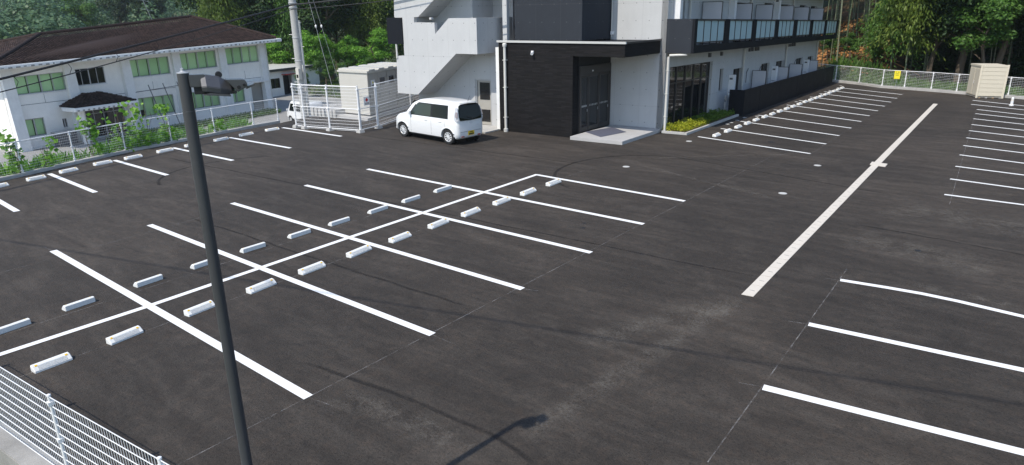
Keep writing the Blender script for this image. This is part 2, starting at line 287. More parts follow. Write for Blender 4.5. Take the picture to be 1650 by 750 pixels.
# thin dark facing bricks
m = NT('dark_brick'); p = m.pos(); sep = m.n('ShaderNodeSeparateXYZ', {0: p}); nn = m.n('ShaderNodeSeparateXYZ', {0: m.nrm()})
isx = m.math('GREATER_THAN', m.math('ABSOLUTE', nn.outputs[0]), .6)
u = m.math('ADD', m.math('MULTIPLY', sep.outputs[0], m.math('SUBTRACT', 1, isx)), m.math('MULTIPLY', sep.outputs[1], isx))
vec = m.n('ShaderNodeCombineXYZ', {0: u, 1: sep.outputs[2], 2: 0.0})
br = m.n('ShaderNodeTexBrick', {'Vector': vec, 'Color1': (.010,.0095,.010,1), 'Color2': (.019,.0175,.0185,1), 'Mortar': (.009,.009,.009,1), 'Scale': 1.0, 'Mortar Size': .007, 'Brick Width': .42, 'Row Height': .062, 'Bias': -.1})
m.bsdf(color=br.outputs[0], rough=.7, spec=.15, normal=m.bump(m.math('SUBTRACT', m.noise(m.mapping(vec, (2, 14, 1)), 1.0, 3), br.outputs[1]), .35, .010))
# glazed clay roof tiles
m = NT('roof_tile'); p = m.pos(); n1 = m.noise(p, .8, 5); ri = m.n('ShaderNodeNewGeometry').outputs['Random Per Island']
col = m.ramp(ri, [(0, (.028,.019,.016)), (.5, (.052,.034,.028)), (1, (.084,.056,.046))]); m.bsdf(color=m.mix(m.val(0, .35, n1), col, (.02,.016,.015,1)), rough=.7, spec=.12)
# foliage
def leaf(name, a, b, c, trans=.35, rough=.5):
    m = NT(name); ri = m.n('ShaderNodeNewGeometry').outputs['Random Per Island']; ob = m.n('ShaderNodeObjectInfo').outputs['Random']; p = m.pos()
    col = m.ramp(m.math('ADD', m.math('MULTIPLY', ri, .5), m.math('ADD', m.math('MULTIPLY', m.noise(p, .55, 3), .55), m.math('MULTIPLY', ob, .22))), [(.22, a), (.58, b), (.95, c)])
    bs = m.n('ShaderNodeBsdfPrincipled', {'Base Color': col, 'Roughness': rough, 'Specular IOR Level': .3}); tl = m.n('ShaderNodeBsdfTranslucent', {'Color': col})
    mx = m.n('ShaderNodeMixShader', {0: trans}); m.t.links.new(bs.outputs[0], mx.inputs[1]); m.t.links.new(tl.outputs[0], mx.inputs[2]); m.t.links.new(mx.outputs[0], m.out.inputs[0])
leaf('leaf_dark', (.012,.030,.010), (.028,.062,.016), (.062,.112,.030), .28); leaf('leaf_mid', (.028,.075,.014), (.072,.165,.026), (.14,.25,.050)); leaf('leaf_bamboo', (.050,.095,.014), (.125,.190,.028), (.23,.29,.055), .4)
leaf('leaf_bright', (.055,.17,.016), (.12,.29,.028), (.20,.40,.05), .4); leaf('leaf_vine', (.06,.16,.016), (.13,.30,.03), (.24,.44,.06), .4); leaf('leaf_yellow', (.15,.19,.012), (.30,.34,.02), (.48,.47,.04), .35)
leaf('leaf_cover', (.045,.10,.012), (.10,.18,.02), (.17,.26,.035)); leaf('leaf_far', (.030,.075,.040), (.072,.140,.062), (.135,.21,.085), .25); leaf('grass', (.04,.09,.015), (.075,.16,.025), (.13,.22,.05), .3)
m = NT('culm'); p = m.pos(); ob = m.n('ShaderNodeObjectInfo').outputs['Random']; ring = m.math('LESS_THAN', m.math('FRACT', m.math('MULTIPLY', m.n('ShaderNodeSeparateXYZ', {0: p}).outputs[2], 2.6)), .09)
m.bsdf(color=m.mix(m.math('MULTIPLY', ring, .6), m.ramp(ob, [(0, (.09,.12,.06)), (.55, (.17,.20,.12)), (1, (.25,.25,.17))]), (.30,.31,.25,1)), rough=.45)
m = NT('ground_mix'); p = m.pos(); n1 = m.noise(p, .12, 6, .6, .6); n2 = m.noise(p, 1.6, 5, .65)
m.bsdf(color=m.mix(m.math('MULTIPLY_ADD', n2, .5, m.math('MULTIPLY', n1, .6), clamp=True), (.030,.050,.014,1), (.085,.105,.035,1)), rough=.95, normal=m.bump(n2, .6, .2))
m = NT('forest_floor'); p = m.pos(); n1 = m.noise(p, .35, 6, .6, .6); n2 = m.noise(p, 2.6, 5, .65)
m.bsdf(color=m.mix(m.ramp(n1, [(.38, (0,0,0)), (.6, (1,1,1))]), m.mix(n2, (.07,.045,.022,1), (.22,.115,.045,1)), m.mix(n2, (.020,.030,.010,1), (.05,.06,.02,1))), rough=.95, normal=m.bump(n2, .7, .15))
m = NT('street'); p = m.pos(); n1 = m.noise(p, .5, 5); n2 = m.noise(p, 40, 3)
m.bsdf(color=m.mix(m.math('MULTIPLY_ADD', n2, .4, m.math('MULTIPLY', n1, .6)), (.20,.196,.19,1), (.34,.335,.32,1)), rough=.9)

# ------------------------------------------------------------------ terrain
def sm(a, b, x): t = np.clip((x-a)/(b-a), 0, 1); return t*t*(3-2*t)
def fence_x(y): return -14.62-0.255*y
def terrain_h(x, y):
    x = np.asarray(x, float); y = np.asarray(y, float)
    low = -4.0-3.7*0
    h = np.where(x > fence_x(np.clip(y, -10, 60))+7, -0.35, -4.0)
    h = np.where((y < -2.0) & (x > -14), -0.35, h)
    # wooded slope behind the far fence, rising away from the lot
    yy = y+0.36*x; a_ = sm(1, 6, x)
    up = (1-a_)*(sm(49, 54, yy)*0.55 + np.clip(yy-52, 0, 60)*0.30) + a_*np.clip(yy-62, 0, 60)*.34
    w = sm(-16, -9, x+0.3*(y-50)*0)
    h = np.where(y > 44, np.maximum(h, -0.35+up*w - (1-w)*3.0), h)
    # distant hill behind the school
    d = np.hypot(x+10, y-0); ang = np.arctan2(y, -(x+10))
    hill = (np.clip(d-118, 0, 700)*0.045+np.clip(d-300, 0, 500)*.07)*sm(-.6, .1, ang)
    return np.where((x < -25) | (y > 95), np.maximum(h, -4.0+hill), h)
xs = np.concatenate([np.linspace(-820, -70, 80), np.linspace(-66, 30, 49), np.linspace(36, 300, 20)]); ys = np.concatenate([np.linspace(-200, -12, 20), np.linspace(-8, 110, 60), np.linspace(118, 760, 60)])
gx, gy = np.meshgrid(xs, ys); V = np.stack([gx, gy, terrain_h(gx, gy)], -1).reshape(-1, 3); nx, ny = len(xs), len(ys)
idx = np.arange(nx*ny).reshape(ny, nx); F = np.stack([idx[:-1,:-1], idx[:-1,1:], idx[1:,1:], idx[1:,:-1]], -1).reshape(-1, 4)
ground = bpy.data.objects.new('ground', mesh_np('ground', V, F, 'ground_mix')); C.objects.link(ground); tag(ground, 'green ground and hillside around the car park', kind='structure')
for pl in ground.data.polygons: pl.use_smooth = True
ffx = np.linspace(-16, 22, 40); ffy = np.linspace(44, 92, 50); gx, gy = np.meshgrid(ffx, ffy); hz = terrain_h(gx, gy)+.05+rng.normal(0, .06, gx.shape)
V = np.stack([gx, gy, hz], -1).reshape(-1, 3); idx = np.arange(V.shape[0]).reshape(50, 40); F = np.stack([idx[:-1,:-1], idx[:-1,1:], idx[1:,1:], idx[1:,:-1]], -1).reshape(-1, 4)
o = bpy.data.objects.new('forest_floor', mesh_np('forest_floor', V, F, 'forest_floor')); C.objects.link(o); tag(o, 'brown leaf-littered slope under the bamboo beyond the far fence', kind='structure')

# the lower street between the lot and the school, with a grass verge
m_ = MB(); m_.face([(-75,-30,-3.985),(-17.5,-30,-3.985),(-22,60,-3.985),(-62,60,-3.985)]); street = m_.obj('street', 'street'); tag(street, 'grey asphalt street below the fence', kind='structure')

# ------------------------------------------------------------------ the car park sheet
LOTP = [(-13.75,-2.95),(30,-2.95),(30,40),(13.2,43.7),(8.6,45.3),(4.85,46.4),(3.4,46.7),(1.7,48.1),(-0.1,49.1),(-6,52.4),(-24,40),(-20.5,24),(-18.0,14.6),(-17.35,10.9),(-16.85,8.6),(-16.4,6.5),(-15.7,4.35),(-14.98,2.42),(-14.3,0.3)]
m_ = MB(); m_.prism([(x,y,-.35) for x,y in LOTP], (0,0,.35)); lot = m_.obj('parking_lot', 'asphalt'); tag(lot, 'dark grey asphalt car park with white bay lines', kind='structure')
k = 0
def line(pts, w, z=.004, mat='paint', nm='parking_line'): return MB().strip(pts, w, z).obj(nm, mat, lot)
for key, w in (('mid', .155), ('left', .16), ('bldg', .13), ('far', .13)):
    for a, b in LINES[key]: line([a, b], w)
line([LINES['spine'][0][0], LINES['spine'][0][1], LINES['spine'][1][1], LINES['spine'][2][1]], .14, .0075, nm='centre_line')
line([(10.48,4.22),(15.73,4.97)], .165); line([(10.38,6.76),(15.65,7.32)], .15); line([(10.28,9.22),(11.1,9.35),(11.7,9.42),(12.3,9.42),(13.3,9.34),(15.4,9.12)], .14)
for a, b in CHALK: line([a, b], .016, .002, 'chalk', 'chalk_line')
def soft_strip(name, pts, w, mat, z, parent=lot):
    pts = [Vector((*p, 0)) for p in pts]; V = []; E_ = []; Fq = []
    for k, p in enumerate(pts):
        d = (pts[min(k+1, len(pts)-1)]-pts[max(k-1, 0)]).normalized(); nrm = Vector((-d.y, d.x, 0)); ww = w if not isinstance(w, (list, tuple)) else w[k]
        end = 0.0 if k in (0, len(pts)-1) else 1.0
        for q, e in ((-.5, 0), (-.2, .9), (.05, 1), (.5, 0)): V.append((p.x+nrm.x*ww*q, p.y+nrm.y*ww*q, z)); E_.append(e*end)
    for k in range(len(pts)-1):
        for j in range(3): Fq.append([4*k+j, 4*k+j+1, 4*k+j+5, 4*k+j+4])
    me = mesh_np(name, np.array(V), np.array(Fq), mat); at = me.attributes.new('edge', 'FLOAT', 'POINT'); at.data.foreach_set('value', np.array(E_, dtype=np.float32))
    o = bpy.data.objects.new(name, me); C.objects.link(o); o.parent = parent; return o
def lerp_pts(a, b, n, j=0.0): return [(a[0]+(b[0]-a[0])*t+random.uniform(-j, j), a[1]+(b[1]-a[1])*t+random.uniform(-j, j)) for t in [i/(n-1) for i in range(n)]]
soft_strip('dust_mark', lerp_pts((9.05,7.2),(8.42,1.0),14,.03), .55, 'dust', .0012); soft_strip('dust_mark', lerp_pts((8.9,6.8),(7.6,3.6),10,.08), .9, 'dust', .0014)
soft_strip('dust_mark', lerp_pts((7.3,14.6),(1.8,16.3),12,.1), .35, 'dust', .0012); soft_strip('dust_mark', lerp_pts((5.6,21.4),(1.2,17.2),12,.1), .3, 'dust', .0012)
soft_strip('dust_mark', lerp_pts((12.8,11.6),(9.6,12.3),10,.1), 1.9, 'dust', .0012); soft_strip('dust_mark', lerp_pts((13.6,9.7),(11.4,9.9),8,.1), .5, 'dust', .0014)
def arc(cx, cy, rx, ry, a0, a1, n=26): return [(cx+rx*math.cos(math.radians(a0+(a1-a0)*i/n)), cy+ry*math.sin(math.radians(a0+(a1-a0)*i/n))) for i in range(n+1)]
soft_strip('pavement_joint', [(4.4,.55),(4.9,.62),(5.6,.70),(6.2,.80),(6.9,.86),(7.5,.88),(8.1,.92),(8.6,.85),(9.1,.7)], .11, 'rubber', .0016); soft_strip('dust_mark', [(5.4,.2),(6.0,.35),(6.8,.45),(7.4,.5),(8.0,.5),(8.5,.4)], .7, 'dust', .0013)
for a_, b_ in (((-14.5,6.9),(9.0,8.4)), ((-12.0,14.6),(1.0,15.4)), ((2.0,18.4),(9.8,17.0)), ((9.5,13.4),(15.5,13.0)), ((-5.0,3.4),(5.2,3.7))): soft_strip('pavement_joint', lerp_pts(a_, b_, 26, .03), .10, 'rubber', .0016)
soft_strip('dust_mark', lerp_pts((14.6,15.0),(9.9,15.6),10,.1), 2.4, 'dust', .0012); soft_strip('dust_mark', lerp_pts((12.8,3.2),(10.2,1.2),10,.1), 1.2, 'dust', .0012)
soft_strip('tyre_mark', arc(2.6,15.2,2.9,3.2,110,250), .16, 'rubber', .0012); soft_strip('tyre_mark', arc(-9.0,7.4,2.6,2.8,130,260), .15, 'rubber', .0012)
for (px, py, r) in ((4.0,9.4,.05),(4.2,9.05,.06),(11.2,12.1,.07),(4.1,23.3,.14)):
    MB().lathe([(r, .001), (r*.96, .0015)], (px, py, 0), n=12).obj('oil_stain', 'rubber' if False else 'black', lot)
soft_strip('soil_mark', [(3.4,46.3),(4.6,45.9),(6.0,45.5),(7.2,45.1),(8.6,44.6)], 1.1, 'soil_dust', .0014)

# drain gutter: concrete cover slabs laid end to end
gut = empty('drain_gutter', (9.08, 7.33, 0)); tag(gut, 'long straight gutter of pale concrete covers across the car park', 'gutter')
g0, g1, g2, g3 = [Vector((*p, 0)) for p in GUTTER]
NG = 54
for i in range(NG):
    a, b = i/NG, (i+1)/NG-.0006; L0 = g0.lerp(g3, a); R0 = g1.lerp(g2, a); L1 = g0.lerp(g3, b); R1 = g1.lerp(g2, b); zt = .010+random.uniform(-.002, .003)
    P = [(*L0.xy, -.05), (*R0.xy, -.05), (*R1.xy, -.05), (*L1.xy, -.05), (*L0.xy, zt), (*R0.xy, zt), (*R1.xy, zt), (*L1.xy, zt)]
    s_ = MB().hexa(P).obj('cover_slab', 'gutter_slab', gut)
    c = (L0+R0+L1+R1)/4
    if i < 22: MB().box((c.x-.05, c.y-.012, zt-.002), (c.x+.05, c.y+.012, zt+.0015)).obj('lifting_slot', 'concrete_dirty', s_)
cr = MB().prism([(*p, -.02) for p in GUTTER_CROSS], (0, 0, .037)).obj('cross_cover', 'gutter_slab', gut)

# small round covers set into the asphalt
COVER_L = ['small white round cover beside the last central bay, near the entrance step', 'small white round cover on the asphalt by the corner of the planting bed', 'small white round cover between the gutter and the first building bay', 'small white round cover midway between central bays and gutter', 'small white round cover beside the gate of the white mesh enclosure']
for i, (x, y) in enumerate(COVERS):
    r = .105 if i < 5 else .085
    o = empty('drain_cover', (x, y, 0)); 
    MB().lathe([(r+.02, .001), (r+.02, .006), (r, .008)], (x, y, 0), n=18).obj('rim', 'concrete_kerb', o); MB().lathe([(r, .002), (r*.98, .011)], (x, y, 0), n=18).obj('lid', 'flash' if i < 5 else 'concrete_kerb', o)
    tag(o, COVER_L[i] if i < 5 else 'small pale round cover in the dark strip between wheel stops and building', 'drain cover', 'round covers set into the asphalt' if i < 5 else 'pale covers along the building')

# ------------------------------------------------------------------ wheel stops
def make_stop():
    root = empty('wheel_stop'); L = .31
    prof = [(-.085, 0), (.085, 0), (.080, .035), (.0, .112), (-.055, .120), (-.082, .105)]    # slope faces +x
    nseg = [(-L, .82), (-L+.012, 1), (L-.012, 1), (L, .82)]
    m = MB(); rings = []
    for y, s in nseg: rings.append([m.pt((x*s if abs(s-1) > 0 else x, y, z*(s if z > .05 else 1))) for x, z in prof])
    for a, b in zip(rings, rings[1:]):
        for j in range(len(prof)): m.f.append([a[j], a[(j+1)%len(prof)], b[(j+1)%len(prof)], b[j]])
    m.f.append(rings[0][::-1]); m.f.append(rings[-1][:]); body = m.obj('body', 'wheelstop', root, local=True)
    for k in range(6):                                        # grip ribs on the sloped face
        t = .16+k*.13; x0, z0 = .080+(0-.080)*t, .035+(.112-.035)*t
        MB().box((x0-.004, -.235, z0-.001), (x0+.006, .235, z0+.0035)).obj('rib', 'wheelstop', body, local=True)
    for s in (-.245, .245):
        x0, z0 = .006, .108
        MB().hexa([(x0-.016, s-.024, z0-.001), (x0+.014, s-.024, z0-.018), (x0+.014, s+.024, z0-.018), (x0-.016, s+.024, z0-.001), (x0-.012, s-.020, z0+.010), (x0+.015, s-.020, z0-.006), (x0+.015, s+.020, z0-.006), (x0-.012, s+.020, z0+.010)]).obj('reflector', 'reflector', root, local=True)
    return root
stop0 = make_stop(); used = []
ORD = ['first', 'second', 'third', 'fourth', 'fifth', 'sixth', 'seventh', 'eighth', 'ninth', 'tenth', 'eleventh', 'twelfth', 'thirteenth', 'fourteenth', 'fifteenth', 'sixteenth', 'seventeenth', 'eighteenth', 'nineteenth', 'twentieth']+['twenty-'+q for q in ('first', 'second', 'third', 'fourth', 'fifth', 'sixth', 'seventh', 'eighth', 'ninth')]
def place_stop(x, y, ang, flip, L, label, group):
    o = stop0 if not used else copy_tree(stop0); used.append(1)
    o.location = (x, y, .004); o.rotation_euler = (0, 0, ang+(math.pi if flip else 0)); o.scale = (1.0, L/.62, .88); tag(o, label, 'wheel stop', group)
def row(pairs, flip, off, fmt, group):
    for i, (a, b) in enumerate(pairs):
        d = Vector((b[0]-a[0], b[1]-a[1])); L = min(max(d.length, .55), .72); d.normalize(); n = Vector((d.y, -d.x)); c = Vector(((a[0]+b[0])/2, (a[1]+b[1])/2))-n*off
        place_stop(c.x, c.y, math.atan2(-d.x, d.y), flip, L, fmt % ORD[i], group)
row(STOPS_NEAR, False, .085, 'wheel stop right of the centre line, %s from the near mesh fence', 'wheel stops right of the centre line')
row(STOPS_FAR, True, .085, 'wheel stop left of the centre line, %s from the left photo edge', 'wheel stops left of the centre line')
row(STOPS_LEFT, False, .085, 'white concrete wheel stop along the street fence, %s from the left edge', 'wheel stops along the street fence')
for i, (x, y) in enumerate(STOPS_BLDG):
    place_stop(x-.05, y, .01, False, .60, 'white wheel stop along the building bays, %s from the planting bed' % ORD[i], 'wheel stops along the building')

# ------------------------------------------------------------------ mesh fences
def wire_panel(a, b, z0, z1, nh, pitch, rw, rh=None):
    """mesh panel between two posts: horizontal wires (nh) and vertical wires every pitch; thin square bars"""
    a = Vector(a); b = Vector(b); d = (b-a); L = d.length; d = d/L; n = Vector((-d.y, d.x)); V = []; Fq = []
    def bar(p0, p1, r):
        ax = Vector(p1)-Vector(p0); 
        u = Vector((n.x, n.y, 0)); w = Vector((0,0,1)) if abs(ax.z) < .5*ax.length else Vector((d.x, d.y, 0)); i = len(V)
        for p in (Vector(p0), Vector(p1)):
            for s, t in ((-1,-1), (1,-1), (1,1), (-1,1)): V.append(p+u*s*r+w*t*r)
        for j in range(4): Fq.append([i+j, i+(j+1)%4, i+4+(j+1)%4, i+4+j])
    for k in range(nh): z = z0+(z1-z0)*k/(nh-1); bar((*a, z), (*b, z), rh or rw)
    k = int(L/pitch)
    for j in range(1, k+1): q = a+d*(L*j/(k+1)); bar((q.x+n.x*rw*2, q.y+n.y*rw*2, z0), (q.x+n.x*rw*2, q.y+n.y*rw*2, z1), rw)
    return np.array(V), np.array(Fq)
def fence(name, posts, z0, h, label, cat, nh, pitch, rw, pr, rail=None, mat='white_metal', rh=None, feet=0, mid=True, skip=()):
    root = empty(name, (*posts[0], z0)); tag(root, label, cat)
    for i, p in enumerate(posts):
        po = MB().tube([(*p, z0), (*p, z0+h+.02)], pr, 10).obj('post', mat, root, smooth=True)
        MB().lathe([(pr*1.2, z0+h+.012), (pr*1.1, z0+h+.03), (pr*.4, z0+h+.036)], (p[0], p[1], 0), n=10).obj('cap', mat, po)
        for zc in ((z0+h*.5, z0+h*.93, z0+.08) if mid else (z0+h*.93,)): MB().box((p[0]-pr*1.5, p[1]-pr*1.5, zc-.022), (p[0]+pr*1.5, p[1]+pr*1.5, zc+.022)).obj('clamp', mat, po)
        if feet: MB().hexa([(p[0]-feet,p[1]-feet,z0-.02),(p[0]+feet,p[1]-feet,z0-.02),(p[0]+feet,p[1]+feet,z0-.02),(p[0]-feet,p[1]+feet,z0-.02),(p[0]-feet*.8,p[1]-feet*.8,z0+.14),(p[0]+feet*.8,p[1]-feet*.8,z0+.14),(p[0]+feet*.8,p[1]+feet*.8,z0+.14),(p[0]-feet*.8,p[1]+feet*.8,z0+.14)]).obj('footing', 'concrete_kerb', po)
        else: MB().box((p[0]-pr*2, p[1]-pr*2, z0-.01), (p[0]+pr*2, p[1]+pr*2, z0+.012)).obj('base_plate', mat, po)
    for i, (a, b) in enumerate(zip(posts, posts[1:])):
        if i in skip: continue
        V, Fq = wire_panel(a, b, z0+.06, z0+h, nh, pitch, rw, rh); V[:, :3] -= np.array([*posts[0], z0])
        o = bpy.data.objects.new('mesh_panel', mesh_np('mesh_panel', V, Fq, mat)); C.objects.link(o); o.parent = root; o['kind'] = 'stuff'
        for zr in (rail or ()): MB().tube([(*a, z0+zr), (*b, z0+zr)], .021, 8).obj('rail', mat, root, smooth=True)
    return root
def kerb(pts, w, z1, name, label, mat='concrete_kerb', z0=-.4, kind='structure'):
    m = MB(); pts = [Vector(p) for p in pts]; R = []
    for k, p in enumerate(pts):
        d = (pts[min(k+1, len(pts)-1)]-pts[max(k-1, 0)]).normalized(); n = Vector((-d.y, d.x))*w/2
        R.append([m.pt((p.x+n.x, p.y+n.y, z0)), m.pt((p.x-n.x, p.y-n.y, z0)), m.pt((p.x-n.x, p.y-n.y, z1)), m.pt((p.x+n.x, p.y+n.y, z1))])
    for a, b in zip(R, R[1:]):
        for j in range(4): m.f.append([a[j], a[(j+1)%4], b[(j+1)%4], b[j]])
    m.f.append(R[0][::-1]); m.f.append(R[-1][:]); o = m.obj(name, mat, bevel=.012); tag(o, label, kind=kind); return o
kerb([(-14.25,-3.2)]+LEFT_POSTS, .26, .10, 'retaining_kerb', 'low concrete kerb under the street fence', z0=-4.3)
kerb(FAR_POSTS, .36, .15, 'far_kerb', 'pale concrete kerb under the far fence', z0=-.8)
fence('mesh_fence', LEFT_POSTS, .10, 1.10, 'white mesh fence along the lower street, overgrown with vines at its left end', 'fence', 12, .075, .0010, .026, (1.10,), rh=.0030)
fence('mesh_fence', FAR_POSTS, .15, 1.02, 'white mesh fence at the far end in front of the bamboo grove', 'fence', 11, .12, .0012, .030, (1.02,), rh=.0042)
NEARP = [(x, -3.05+(x-3.61)*.108) for x in (-.65, 1.48, 3.6+.0, 4.88, 7.02, 9.16)]
NEARP = [(.62,-3.36),(2.74,-3.14),(4.88,-2.93),(7.02,-2.68),(9.16,-2.45)]
fence('mesh_fence', NEARP, .12, 1.13, 'white double-wire mesh fence in the near left corner', 'fence', 10, .054, .0022, .020, None, rh=.0046)
kerb([(-14.3,-3.3),(.62,-3.40),(2.74,-3.18),(4.88,-2.97),(7.02,-2.72),(9.16,-2.49),(30,-2.75)], .30, .12, 'near_wall', 'grey block wall carrying the near mesh fence', 'concrete_dirty', -1.2)
# double top and bottom wires of the near fence

# ------------------------------------------------------------------ the apartment block: local axes s (along the front, to the right), t (away along the balcony side), z
A0 = Vector((-0.71, 22.98)); E1 = Vector((math.cos(.085), math.sin(.085))); E2 = Vector((-math.sin(.033), math.cos(.033)))
def AF(s, t, z): p = A0+E1*s+E2*t; return (p.x, p.y, z*(1-.0042*max(t, 0)))
apt = empty('apartment_building', AF(0, 0, 0)); tag(apt, 'modern concrete apartment block with navy balconies, outside stair and dark brick porch', 'building')
def ap(name, mat, parent=None, **kw):
    def do(m): return m.obj(name, mat, parent or apt, **kw)
    return do
def B(a, b): return MB(AF).box(a, b)
def U(*bs):
    m = MB(AF)
    for a, b in bs: m.box(a, b)
    return m
TOP = 8.7
G1 = [(.55,5.6,.12,2.82), (6.7,7.2,1.18,2.36), (8.7,10.0,.1,2.22), (13.4,14.95,.1,2.22), (16.3,17.9,.1,2.2), (20.8,22.4,.1,2.14), (23.7,25.2,.1,2.12)]
G2 = [(1.05,1.75,3.62,5.95), (4.9,6.2,3.62,5.72), (8.4,9.8,3.62,5.75), (12.9,14.6,3.62,5.85), (15.8,17.9,3.62,5.85), (20.2,21.8,3.62,5.9), (23.0,24.5,3.62,5.9)]
w_side = MB(AF).wall(0, 26.2, 0, TOP, G1+G2, .28, lambda a, z, d: (-d, a, z)).obj('side_wall', 'concrete', apt)
w_front = B((-2.67, .0, 0), (-.001, .28, TOP)).obj('front_wall', 'concrete', apt)
B((-12, .3, 0), (-11.7, 26.2, TOP)).obj('back_wall', 'concrete', apt); B((-11.7, 25.9, 0), (-.28, 26.19, TOP)).obj('end_wall', 'concrete', apt)
B((-12.0, .3, TOP-.25), (-.3, 26.0, TOP-.02)).obj('roof', 'slab', apt); B((-11.7, .3, 3.2), (-.3, 25.9, 3.5)).obj('floor_slab', 'interior', apt); B((-11.7, .3, -.2), (-.3, 25.9, .06)).obj('floor_slab', 'interior', apt)
B((-3.2, .3, .06), (-3.1, 25.9, 3.2)).obj('inner_wall', 'interior', apt); B((-3.2, .3, 3.5), (-3.1, 25.9, TOP-.3)).obj('inner_wall', 'interior', apt)
# lounge glazing
def glazing(t0, t1, z0, z1, cols, rows, s=-.16, fr=.045):
    w = empty_part('window', apt)
    bars = [((s-.03, t0, z0), (s+.035, t0+fr, z1)), ((s-.03, t1-fr, z0), (s+.035, t1, z1)), ((s-.028, t0+fr, z0), (s+.033, t1-fr, z0+fr)), ((s-.028, t0+fr, z1-fr), (s+.033, t1-fr, z1))]
    for a, b in bars: B(a, b).obj('frame', 'bronze', w)
    T = [t0+fr+(t1-t0-2*fr)*k/cols for k in range(cols+1)]; Z = [z0+fr]+rows+[z1-fr]
    for k in range(1, cols): B((s-.025, T[k]-.03, z0+fr), (s+.05, T[k]+.03, z1-fr)).obj('mullion', 'bronze', w)
    for z in rows: B((s-.02, t0+fr, z-.03), (s+.028, t1-fr, z+.03)).obj('transom', 'bronze', w)
    for a, b in zip(T, T[1:]):
        for c, d in zip(Z, Z[1:]): MB(AF).face([(s, a, c), (s, b, c), (s, b, d), (s, a, d)]).obj('pane', 'glass', w)
    return w
def empty_part(name, parent):
    o = bpy.data.objects.new(name, None); C.objects.link(o); o.parent = parent; ORG[o.name] = ORG[parent.name]; return o
glazing(.55, 5.6, .12, 2.82, 5, [2.05])
glazing(6.7, 7.2, 1.18, 2.36, 1, []); 
for h in G1[2:]+G2: glazing(h[0], h[1], h[2], h[3], 2, [])
# dark stair-hall volume above the porch
B((-6.1, -2.52, 4.05), (-2.67, .28, TOP+.3)).obj('navy_volume', 'concrete_navy', apt)
MB(AF).tube([(-2.60, -.07, 4.1), (-2.60, -.07, TOP)], .03, 8).obj('downpipe', 'pipe', apt); B((-2.62, -.14, 4.22), (-2.50, -.02, 4.36)).obj('junction_box', 'white_metal', apt)
# porch: dark brick block, canopy, step, doors
B((-6.46, -3.25, 0), (-2.64, -2.95, 3.97)).obj('brick_wall', 'dark_brick', apt); B((-6.46, -2.95, 0), (-6.16, -2.6, 3.97)).obj('brick_wall', 'dark_brick', apt)
B((-2.94, -2.949, 0), (-2.642, -2.78, 3.46)).obj('brick_wall', 'dark_brick', apt)
B((-2.639, -3.248, 3.46), (-.27, -.002, 3.97)).obj('canopy', 'dark_brick', apt); B((-2.6, -3.2, 3.44), (-.3, -.01, 3.459)).obj('canopy_soffit', 'black', apt)
B((-6.52, -3.31, 3.972), (-.21, -3.23, 4.06)).obj('flashing', 'flash', apt); B((-.29, -3.229, 3.972), (-.215, -.004, 4.05)).obj('flashing', 'bronze', apt); B((-6.45, -3.22, 3.974), (-.3, -.006, 4.0)).obj('porch_roof', 'navy', apt)
step = B((-2.45, -3.72, 0), (.0, -.004, .15)).obj('entrance_step', 'slab', apt, bevel=.008)
mt = MB(AF).prism([(-2.45, -2.45, .152), (-1.25, -3.25, .152), (-.92, -1.6, .152), (-2.05, -.75, .152)], (0, 0, .014)).obj('door_mat', 'mat_fabric', None); tag(mt, 'dark blue-grey mat on the porch step before the glass doors', 'door mat')
ds = -2.62
door = empty_part('entrance_door', apt)
B((ds-.3, -2.78, .0), (ds-.02, 0, 3.44)).obj('door_backing', 'black', door)
for t0, t1 in ((-2.72, -2.66), (-.14, -.06)): B((ds-.019, t0, .15), (ds+.05, t1, 2.98)).obj('jamb', 'bronze', door)
B((ds-.018, -2.66, 2.62), (ds+.048, -.14, 2.98)).obj('door_header', 'bronze', door); B((ds-.018, -2.66, .15), (ds+.03, -.14, .20)).obj('threshold', 'bronze', door)
for t0, t1 in ((-2.64, -2.02), (-1.98, -1.10), (-1.06, -.18)):
    lf = empty_part('door_leaf', door)
    for a, b, c, d in ((t0, t0+.07, .2, 2.6), (t1-.07, t1, .2, 2.6), (t0+.07, t1-.07, .2, .34), (t0+.07, t1-.07, 2.5, 2.6)): B((ds-.01, a, c), (ds+.035, b, d)).obj('door_frame', 'bronze', door)
    MB(AF).face([(ds+.01, t0+.07, .34), (ds+.01, t1-.07, .34), (ds+.01, t1-.07, 2.5), (ds+.01, t0+.07, 2.5)]).obj('door_pane', 'glass', door)
    for j in range(6): 
        q = t0+.12+(t1-t0-.24)*j/5; B((ds+.013, q-.02, 1.22), (ds+.016, q+.02, 1.30)).obj('safety_mark', 'flash', door)
    B((ds+.035, t1-.11, 1.0), (ds+.06, t1-.09, 1.12)).obj('pull_handle', 'galv', door)
for o_ in [c for c in door.children if c.name.startswith('door_leaf')]: bpy.data.objects.remove(o_)
B((ds+.05, -1.75, 2.72), (ds+.07, -1.68, 2.78)).obj('door_sensor', 'white_metal', door)
B((-1.0, -2.95, 3.40), (-.78, -2.85, 3.438)).obj('soffit_lamp', 'lamp_glass', apt)
lamp = empty_part('wall_spotlight', apt); B((-4.70, -3.30, 3.52), (-4.58, -3.252, 3.64)).obj('spot_base', 'white_metal', lamp); MB(AF).tube([(-4.64, -3.30, 3.58), (-4.56, -3.44, 3.52)], [.045, .065], 10).obj('spot_head', 'white_metal', lamp, smooth=True)
dp = MB(AF).tube([(-6.05, -3.36, 3.86), (-6.05, -3.36, .02)], .062, 10).obj('downpipe', 'pipe', apt, smooth=True); MB(AF).lathe([(.09, 3.80), (.1, 3.9), (.07, 3.95)], (-6.05, -3.36, 0), n=12).obj('rain_hopper', 'pipe', dp)
for z in (3.2, 2.0, .65): B((-6.13, -3.43, z), (-5.97, -3.26, z+.03)).obj('pipe_bracket', 'pipe', dp)
